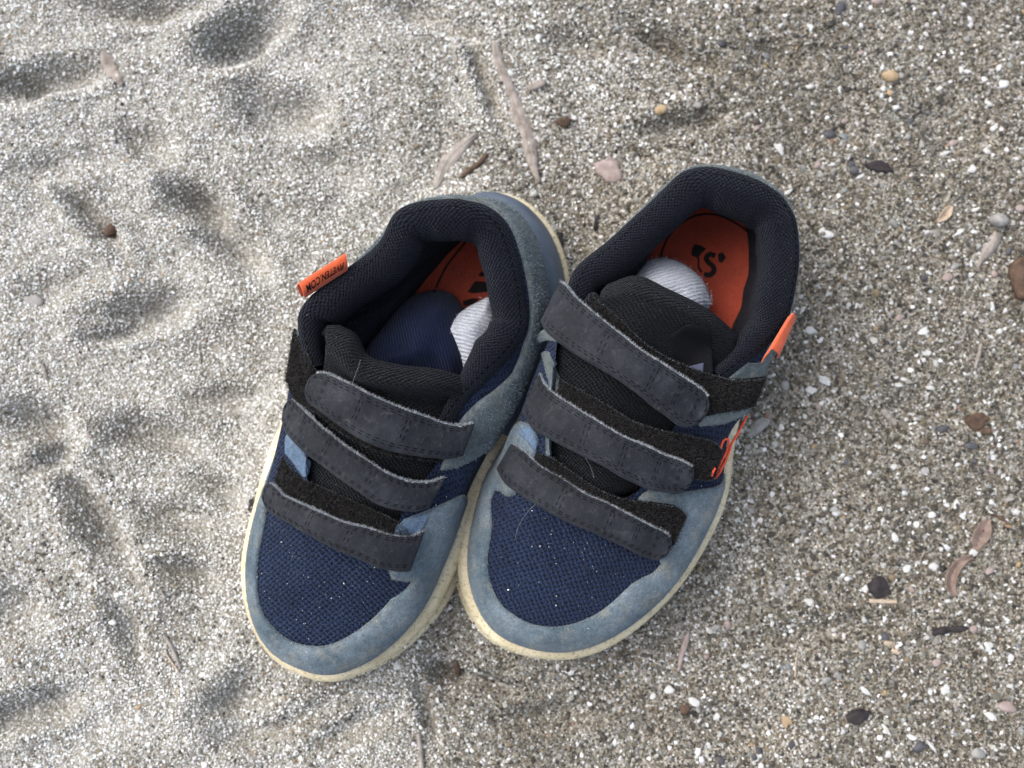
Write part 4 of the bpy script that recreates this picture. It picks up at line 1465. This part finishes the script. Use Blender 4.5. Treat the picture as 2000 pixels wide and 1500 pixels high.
blades("nap", tp[kk] + rng.normal(size=(4500, 3))*0.0005, np.tile([0.2, 0.3, 0.9], (4500, 1)), 0.0009, 0.00005, "fuzz_sock", pb_, 1.3)

# ------------------------------------------------------------------ things lying on the sand
mat_plain("bark_pinkgrey", (0.15, 0.125, 0.105), (0.34, 0.30, 0.27), 260, 0.9, 0.15, 900, 0.0006)
mat_plain("wood_grey", (0.17, 0.15, 0.13), (0.33, 0.30, 0.27), 240, 0.9, 0.15, 900, 0.0006)
mat_plain("wood_tan", (0.30, 0.23, 0.16), (0.48, 0.40, 0.31), 240, 0.85, 0.2, 900, 0.0004)
mat_plain("wood_brown", (0.045, 0.030, 0.022), (0.125, 0.080, 0.055), 240, 0.85, 0.2, 900, 0.0006)
mat_plain("char_dark", (0.012, 0.010, 0.011), (0.045, 0.037, 0.038), 240, 0.85, 0.25, 900, 0.0006)
mat_plain("leaf_brown", (0.12, 0.085, 0.068), (0.23, 0.165, 0.135), 260, 0.75, 0.3, 900, 0.0004)
mat_plain("stone_pink", (0.21, 0.165, 0.15), (0.32, 0.26, 0.24), 350, 0.8, 0.3, 1500, 0.0003)
mat_plain("stone_grey", (0.15, 0.15, 0.145), (0.29, 0.28, 0.26), 350, 0.75, 0.3, 1500, 0.0003)
mat_plain("stone_dark", (0.035, 0.035, 0.04), (0.085, 0.085, 0.095), 350, 0.75, 0.3, 1500, 0.0003)
mat_plain("stone_ochre", (0.24, 0.175, 0.10), (0.36, 0.27, 0.165), 350, 0.75, 0.3, 1500, 0.0003)
mat_plain("shell_white", (0.36, 0.36, 0.34), (0.52, 0.52, 0.50), 350, 0.55, 0.4, 1500, 0.0002)

def tagthing(o, label, cat, group=None):
    o["label"], o["category"] = label, cat
    if group:
        o["group"] = group
    return o

def flake(name, material, px, py, L, W, ang, th=0.0015, point=0.0, tilt=0.0, sq=1.0, flat_top=0.55, seed=0, lift=-0.0002, jag=0.26, bend=0.0):
    """an irregular domed chip with real thickness; L, W in frame pixels"""
    r = np.random.default_rng(seed + int(px*7 + py))
    n = 20
    a = np.linspace(0, 2*math.pi, n, endpoint=False)
    rx, ry = L/PPM/2, W/PPM/2
    rad = 1 + jag*np.convolve(r.normal(size=n+4), np.ones(3)/3*1.3, 'same')[2:-2]
    ex = np.sign(np.cos(a))*np.abs(np.cos(a))**sq
    ey = np.sign(np.sin(a))*np.abs(np.sin(a))**sq*(1 - point*np.abs(np.cos(a))**1.5)
    rim = np.stack([rx*rad*ex, ry*rad*ey], -1)
    rings = [(1.0, -0.5), (1.05, 0.0), (0.92 if flat_top < 0.6 else 0.98, 0.42), (flat_top, 0.5)]
    c0 = ground_at(px, py)
    aa = -math.radians(ang)
    V = []
    for s, z in rings:
        for k in range(n):
            x, y = rim[k]*s
            zz = z*th + r.normal()*th*0.06 + bend*((x/rx)**2)*rx + tilt*y
            V.append((x, y, zz))
    V.append((0, 0, 0.52*th)); V.append((0, 0, -0.5*th))
    V = np.array(V)
    R = np.array([[math.cos(aa), -math.sin(aa)], [math.sin(aa), math.cos(aa)]])
    V[:, :2] = V[:, :2] @ R.T
    V = V + c0 + np.array([0, 0, lift + 0.5*th])
    F = []
    for q in range(3):
        for k in range(n):
            k2 = (k+1) % n
            F.append((q*n+k, q*n+k2, (q+1)*n+k2, (q+1)*n+k))
    for k in range(n):
        k2 = (k+1) % n
        F.append((3*n+k, 3*n+k2, 4*n))
        F.append((k2, k, 4*n+1))
    return link_mesh(name, V, F, material)

def pebble(name, material, px, py, L, W, ang, hgt=0.7, seed=0, lift=0.2):
    r = np.random.default_rng(seed + int(px*3 + py))
    import bmesh
    bm = bmesh.new()
    bmesh.ops.create_icosphere(bm, subdivisions=3, radius=1)
    V = np.array([v.co[:] for v in bm.verts])
    F = [tuple(v.index for v in f.verts) for f in bm.faces]
    bm.free()
    k = r.normal(size=(5, 3))*1.6
    ph = r.random(5)*6.28
    f = 1 + 0.05*np.sin(V @ k.T + ph).sum(1)
    V = V * f[:, None]
    rx, ry = L/PPM/2, W/PPM/2
    V = V * np.array([rx, ry, hgt*min(rx, ry)])
    a = -math.radians(ang)
    x, y = V[:, 0].copy(), V[:, 1].copy()
    V[:, 0], V[:, 1] = x*math.cos(a) - y*math.sin(a), x*math.sin(a) + y*math.cos(a)
    c0 = ground_at(px, py)
    V = V + c0 + np.array([0, 0, 0.0004 + lift*hgt*min(rx, ry)])
    return link_mesh(name, V, F, material)

def twig(name, material, pts, w, sides=7, lift=0.0006, n=26, flat=0.7):
    q = resample(np.array(pts, float), n)
    p = np.array([ground_at(x, y) for x, y in q])
    z = p[:, 2]
    zs = np.convolve(np.pad(z, 4, mode='edge'), np.ones(9)/9, 'valid')
    p[:, 2] = np.maximum(zs, z - 0.0004) + lift
    r = np.random.default_rng(int(pts[0][0] + pts[0][1]))
    w = np.atleast_1d(np.asarray(w, float))
    rad = np.interp(np.linspace(0, 1, n), np.linspace(0, 1, len(w)), w)/PPM/2
    rad = rad*(1 + 0.16*np.convolve(r.normal(size=n+4), np.ones(3)/3, 'same')[2:-2])
    o = tube(p, rad, name, material, sides=sides)
    return o

def leaf(name, material, pts, w, curl=0.0010, lift=0.0012, th=0.0004):
    lift -= 0.0007
    """curled sheet along a spine of frame pixels"""
    n, mm = 30, 11
    q = resample(np.array(pts, float), n)
    t = unit(np.gradient(q, axis=0))
    nn = np.stack([-t[:, 1], t[:, 0]], -1)
    w = np.asarray(w, float)
    ww = np.interp(np.linspace(0, 1, n), np.linspace(0, 1, len(w)), w)
    z0 = np.array([ground_at(x, y)[2] for x, y in q])
    z0 = np.convolve(np.pad(z0, 5, mode='edge'), np.ones(11)/11, 'valid')
    g = np.zeros((n, mm, 3))
    for j in range(mm):
        s = j/(mm-1)*2 - 1
        g[:, j, :2] = q + nn*(s*ww/2)[:, None]
        g[:, j, 2] = z0 + lift + curl*s*s*(ww/ww.max()) - 0.0004*(abs(s) < 0.12) + 0.0003*np.sin(np.linspace(0, 9, n) + 2*s)
    o, _, _, _ = thick_sheet(P(g), th, name, [material], None)
    return o

T = tagthing
# top of the frame
T(leaf("bark_strip", "bark_pinkgrey", [(966,82),(972,112),(983,146),(1000,186),(1012,222),(1028,256),(1034,286),(1040,316),(1052,356)], [10,20,17,22,18,28,34,22,32,24,14,8], -0.0012, 0.0022, 0.0012), "long pinkish grey strip of bark running up from between the shoes", "bark")
T(leaf("driftwood", "wood_grey", [(930,262),(905,284),(878,312),(864,340),(850,366)], [8,22,28,30,24,10], -0.0012, 0.0020, 0.0012), "broad grey blade of driftwood behind the lettered shoe", "driftwood")
T(twig("bark_sliver", "wood_brown", [(952,300),(938,318),(920,332),(900,348)], [6,11,12,8]), "thin reddish brown sliver beside the grey driftwood blade", "wood")
T(flake("stone_flake", "stone_pink", 1188, 332, 62, 48, 35, 0.0022, 0.2, jag=0.22), "pink-grey flat stone between the two shoe heels", "stone")
T(flake("bark_chip", "wood_brown", 1100, 238, 30, 18, 10, 0.0025), "small brown bark chip right of the long bark strip", "bark")
T(pebble("pebble", "stone_ochre", 1291, 215, 26, 19, -20), "small orange-brown pebble above the open shoe's heel", "pebble")
T(flake("bark_chip", "bark_pinkgrey", 1048, 168, 36, 14, -25, 0.002), "low pinkish bark chip just right of the long bark strip", "bark")
T(leaf("dry_leaf", "bark_pinkgrey", [(200,98),(212,122),(228,150),(236,166)], [8,28,32,26,10], -0.0015, 0.0018), "pale pinkish dry leaf in the upper left hollow", "leaf")
T(pebble("pebble", "wood_brown", 221, 450, 34, 24, -40, 0.9), "dark reddish brown lump on the pale sand at left", "pebble")
T(flake("stone_flake", "stone_grey", 66, 590, 42, 32, 10, 0.0015), "flat grey disc of stone near the left edge", "stone")
T(twig("twig", "wood_grey", [(84,712),(88,724),(92,738)], [7,9,6]), "stubby dark twig on the pale sand below the grey disc", "twig")
T(flake("bark_chip", "char_dark", 1716, 326, 56, 26, 14, 0.0022, 0.15), "dark purplish chip above and right of the open shoe", "bark")
T(pebble("pebble", "stone_ochre", 1738, 150, 36, 24, 5), "larger ochre pebble in the upper right", "pebble")
T(pebble("pebble", "stone_ochre", 1737, 183, 15, 12, 5), "tiny ochre pebble just below the larger ochre one", "pebble")
T(pebble("pebble", "stone_dark", 1640, 18, 20, 30, 25), "dark slate pebble at the top edge", "pebble")
T(pebble("pebble", "stone_pink", 1712, 4, 26, 14, 0), "pinkish pebble cut by the top edge", "pebble")
T(pebble("pebble", "stone_dark", 1619, 263, 24, 16, -15), "small slate-blue pebble below the ochre pebbles", "pebble")
T(flake("stone_flake", "shell_white", 1522, 292, 12, 24, -20, 0.0015), "cream shell sliver above the open shoe", "shell")
# right side
T(pebble("pebble", "stone_grey", 1945, 432, 35, 27, 5, 1.0, lift=0.6), "smooth round grey pebble near the right edge", "pebble")
T(leaf("driftwood", "wood_grey", [(1950,456),(1938,476),(1922,500),(1908,528)], [18,27,22,9,3], -0.0016, 0.0022, 0.001), "grey driftwood splinter tapering down below the round pebble", "driftwood")
T(flake("bark_piece", "wood_brown", 1996, 548, 74, 52, 74, 0.0045, 0.0, sq=0.55, flat_top=0.88, jag=0.16), "thick brown piece of bark cut by the right edge", "bark")
T(leaf("dry_leaf", "wood_tan", [(1858,402),(1848,418),(1832,432)], [6,16,14,4], 0.0016, 0.0016), "small curled tan leaf left of the round pebble", "leaf")
T(twig("straw", "wood_grey", [(1914,672),(1909,696),(1903,720)], [7,10,6]), "short grey straw standing upright in the frame at right", "straw")
T(twig("straw", "wood_grey", [(1916,506),(1912,520)], [5,5]), "tiny grey straw under the driftwood splinter", "straw")
T(twig("twig", "wood_grey", [(1722,800),(1736,816),(1748,830)], [14,14,8]), "stubby dark grey stick half buried right of the open shoe", "twig")
T(flake("bark_chip", "wood_brown", 1906, 820, 44, 24, -12, 0.0024), "ridged reddish brown chip at right, mid height", "bark")
T(flake("bark_chip", "wood_brown", 1922, 842, 26, 14, -8, 0.0018), "smaller brown chip just below the ridged one", "bark")
T(pebble("pebble", "stone_dark", 1840, 838, 24, 17, -25), "dark grey pebble left of the ridged brown chip", "pebble")
T(pebble("pebble", "stone_dark", 1896, 870, 28, 14, 0), "slate-blue flat pebble below the brown chips", "pebble")
T(pebble("pebble", "stone_grey", 1474, 836, 62, 26, -36, 0.8), "smooth long grey stone against the open shoe's outer side", "stone")
T(leaf("dry_leaf", "leaf_brown", [(1931,1014),(1922,1036),(1912,1056),(1905,1076)], [6,26,32,24,5], 0.0014, 0.0016), "reddish brown pointed dry leaf at lower right", "leaf")
T(leaf("dry_leaf", "leaf_brown", [(1900,1086),(1876,1100),(1860,1122),(1857,1142),(1866,1164)], [5,14,19,18,6], 0.0016, 0.0020), "curved brown leaf strip below the pointed leaf", "leaf")
T(twig("twig", "wood_brown", [(1926,1002),(1950,1010),(1972,1026)], [5,7,5]), "thin brown twig beside the pointed leaf", "twig")
T(flake("bark_chip", "char_dark", 1713, 1148, 40, 34, 60, 0.002, 0.0, sq=0.6, flat_top=0.85, jag=0.14), "dark angular chip above the pale stick", "bark")
T(twig("twig", "wood_tan", [(1697,1173),(1722,1174),(1750,1175)], [9,9,8]), "short pale tan stick lying flat", "twig")
T(twig("twig", "char_dark", [(1820,1234),(1852,1229),(1888,1226)], [14,16,9]), "black charred twig at lower right", "twig")
T(leaf("dry_leaf", "wood_tan", [(1728,1254),(1742,1262),(1756,1278)], [8,17,18,7], -0.0012, 0.0014), "pale tan seed husk below the pale stick", "husk")
T(flake("bark_chip", "char_dark", 1672, 1400, 42, 26, -35, 0.0025, 0.0, jag=0.22), "jagged black chip near the bottom right", "bark")
T(flake("stone_flake", "stone_ochre", 1536, 1408, 24, 20, 30, 0.0018), "pale yellowish chip left of the jagged black chip", "stone")
T(twig("shell_shard", "stone_pink", [(1345,1232),(1338,1256),(1330,1282),(1325,1310)], [5,12,12,9,5]), "lilac-grey slender shard below the open shoe's toe", "shell")
T(twig("straw", "wood_tan", [(1556,1276),(1553,1298),(1552,1322)], [3,4,3]), "hair-thin orange straw at lower right centre", "straw")
T(pebble("pebble", "wood_brown", 1336, 1384, 20, 20, 0), "small round brown pebble below the lilac shard", "pebble")
T(pebble("pebble", "stone_pink", 1966, 1380, 34, 22, 20), "dull pinkish-brown pebble near the lower right corner", "pebble")
T(pebble("pebble", "stone_grey", 1908, 1470, 28, 20, 10), "pale grey pebble by the bottom edge at right", "pebble")
T(pebble("pebble", "stone_dark", 1795, 1458, 26, 18, -30), "dark slate pebble by the bottom edge at right", "pebble")
# bottom and left
T(twig("twig", "wood_grey", [(818,1430),(822,1456),(824,1490),(826,1510)], [7,10,10,9], lift=0.0022), "grey stick rising from the bottom edge below the lettered shoe", "twig")
T(twig("straw", "wood_grey", [(322,1240),(338,1268),(354,1306)], [7,8,6]), "grey straw at lower left", "straw")
T(twig("straw", "wood_tan", [(322,1272),(336,1292),(350,1312)], [3,4,3]), "fine tan straw beside the grey straw at lower left", "straw")
T(twig("bark_sliver", "wood_brown", [(890,1290),(894,1304),(896,1320)], [10,14,8]), "brown sliver in the hollow between the toes", "wood")
T(flake("bark_chip", "char_dark", 497, 988, 22, 22, 60, 0.0020), "dark chip against the lettered shoe's outer edge", "bark")  # dark flake for the black mark beside the sole, not known to be bark
T(flake("bark_chip", "char_dark", 1094, 478, 13, 34, 8, 0.002), "small black chip beside the lettered shoe's heel", "bark")
T(flake("bark_chip", "char_dark", 1163, 438, 9, 38, 8, 0.002), "thin black chip in the gap between the two heels", "bark")
T(pebble("pebble", "stone_ochre", 272, 1380, 14, 8, -40), "tiny orange pebble at lower left", "pebble")

# white shell bits and small pebbles scattered over the coarse sand
big_shells = [(1614,458,36,14,15),(1805,648,17,22,70),(1937,600,10,21,5),(1584,646,22,14,20),(1611,744,26,14,35),(1584,762,22,16,10),(1754,752,20,10,15),(1816,757,20,10,5),(1845,300,24,9,-20),(1606,452,14,18,-10),
 (1872,455,30,9,-35),(1895,537,24,8,-20),(1738,196,8,10,0),(846,1209,14,16,30),(775,1301,16,18,0),(1357,1371,22,14,35),(1308,1346,18,14,0),(1580,1175,22,14,20),(1690,1350,24,10,40),(1822,1106,18,16,10),(1900,1080,14,20,60),
 (1770,1110,16,18,50),(1690,1150,12,14,0),(1930,1260,18,16,0),(1846,1345,16,20,20),(1934,1400,24,12,35),(1730,1424,26,9,55),(1819,1457,26,8,55),(1780,1440,20,10,20),(1985,1000,14,12,0),(1866,985,14,18,20),(1748,1050,18,16,60),
 (1960,165,18,22,40),(1940,250,20,10,-50),(1900,330,12,14,0),(1750,210,14,10,0),(1580,170,16,12,10),(1680,345,18,9,-30),(1540,375,20,9,-30),(1905,410,16,9,-20),(1810,690,16,12,0),(1846,1235,14,12,0),(1160,1268,22,10,-5),
 (1115,1310,12,16,30),(1090,1300,10,14,0),(1275,1360,12,14,40),(1400,1400,14,18,40),(1455,1300,16,10,0),(220,1215,14,12,0),(270,1405,16,14,60),(640,1205,10,9,0),(855,1145,12,8,0)]
SHELL_LABEL = {(1614,458): "long white shell sliver lying right of the open shoe's collar", (1937,600): "upright oblong white shell below the brown bark piece",
 (1611,744): "white shell chip level with the topmost strap, right of the open shoe", (1846,1345): "white shell chip left of the dull pinkish-brown pebble", (846,1209): "white shell grain in the gap between the two toes",
 (1872,455): "slanting white shell sliver left of the smooth round grey pebble", (1357,1371): "white shell chip beside the small round brown pebble", (775,1301): "white shell grain beside the lettered shoe's toe",
 (1900,1080): "white shell chip where the pointed leaf meets the curved leaf strip", (1160,1268): "pale shell chip touching the open shoe's toe"}
for (x, y, L_, W_, an) in big_shells:
    if (x, y) in SHELL_LABEL:
        T(flake("shell_chip", "shell_white", x, y, L_, W_, an, 0.0012, 0.25, jag=0.2), SHELL_LABEL[(x, y)], "shell", "white shell chips")
        continue
    T(flake("shell_chip", "shell_white", x, y, L_, W_, an, 0.0012, 0.25, jag=0.2), "small white shell chip lying loose on the sand", "shell", "white shell chips")
rs = np.random.default_rng(77)
cnt = 0
while cnt < 36:
    x, y = rs.uniform(1380, 2000), rs.uniform(0, 1500)
    p = P([x, y, 0.0])
    if shoe_dist(p[0:1], p[1:2])[0] < 0.008 or rs.random() > (x - 1300)/600:
        continue
    L_ = rs.uniform(10, 16)
    T(flake("shell_chip", "shell_white", x, y, L_, L_*rs.uniform(0.35, 0.75), rs.uniform(0, 180), 0.001, 0.25, jag=0.2), "small white shell chip lying loose on the sand", "shell", "white shell chips")
    cnt += 1
cnt = 0
while cnt < 60:
    x, y = rs.uniform(1350, 2000), rs.uniform(0, 1500)
    p = P([x, y, 0.0])
    if shoe_dist(p[0:1], p[1:2])[0] < 0.008:
        continue
    L_ = rs.uniform(11, 20)
    T(pebble("small_pebble", ["stone_grey", "stone_dark", "stone_grey", "stone_pink"][rs.integers(0, 4)], x, y, L_, L_*rs.uniform(0.6, 0.9), rs.uniform(0, 180)), "tiny grit pebble scattered in the coarse sand", "pebble", "grit pebbles")
    cnt += 1

# two loose pale hairs on the shoes
def hair_on(pts, z, r=0.000045):
    q = resample(np.array([(x, y, zz) for (x, y), zz in zip(pts, z)], float), 24)
    return tube(P(q), r, "hair", "hair_pale", sides=5)
T(hair_on([(1005,1056),(1012,1030),(1028,1003),(1046,984)], [.047, .050, .053, .055]), "fine pale hair curving across the open shoe's navy toe", "hair")
T(hair_on([(1140,888),(1150,905),(1157,922),(1160,934)], [.064, .062, .061, .061]), "fine pale hair on the tongue between the lower straps", "hair")
T(hair_on([(704,703),(698,722),(690,744),(687,754)], [.077, .078, .077, .075]), "fine pale hair crossing the tongue edge above the top strap", "hair")

for o in bpy.data.objects:
    if "_loc" in o:
        del o["_loc"]
print("tris", sum(len(p.vertices) - 2 for me in bpy.data.meshes for p in me.polygons), "objs", len(bpy.data.objects))
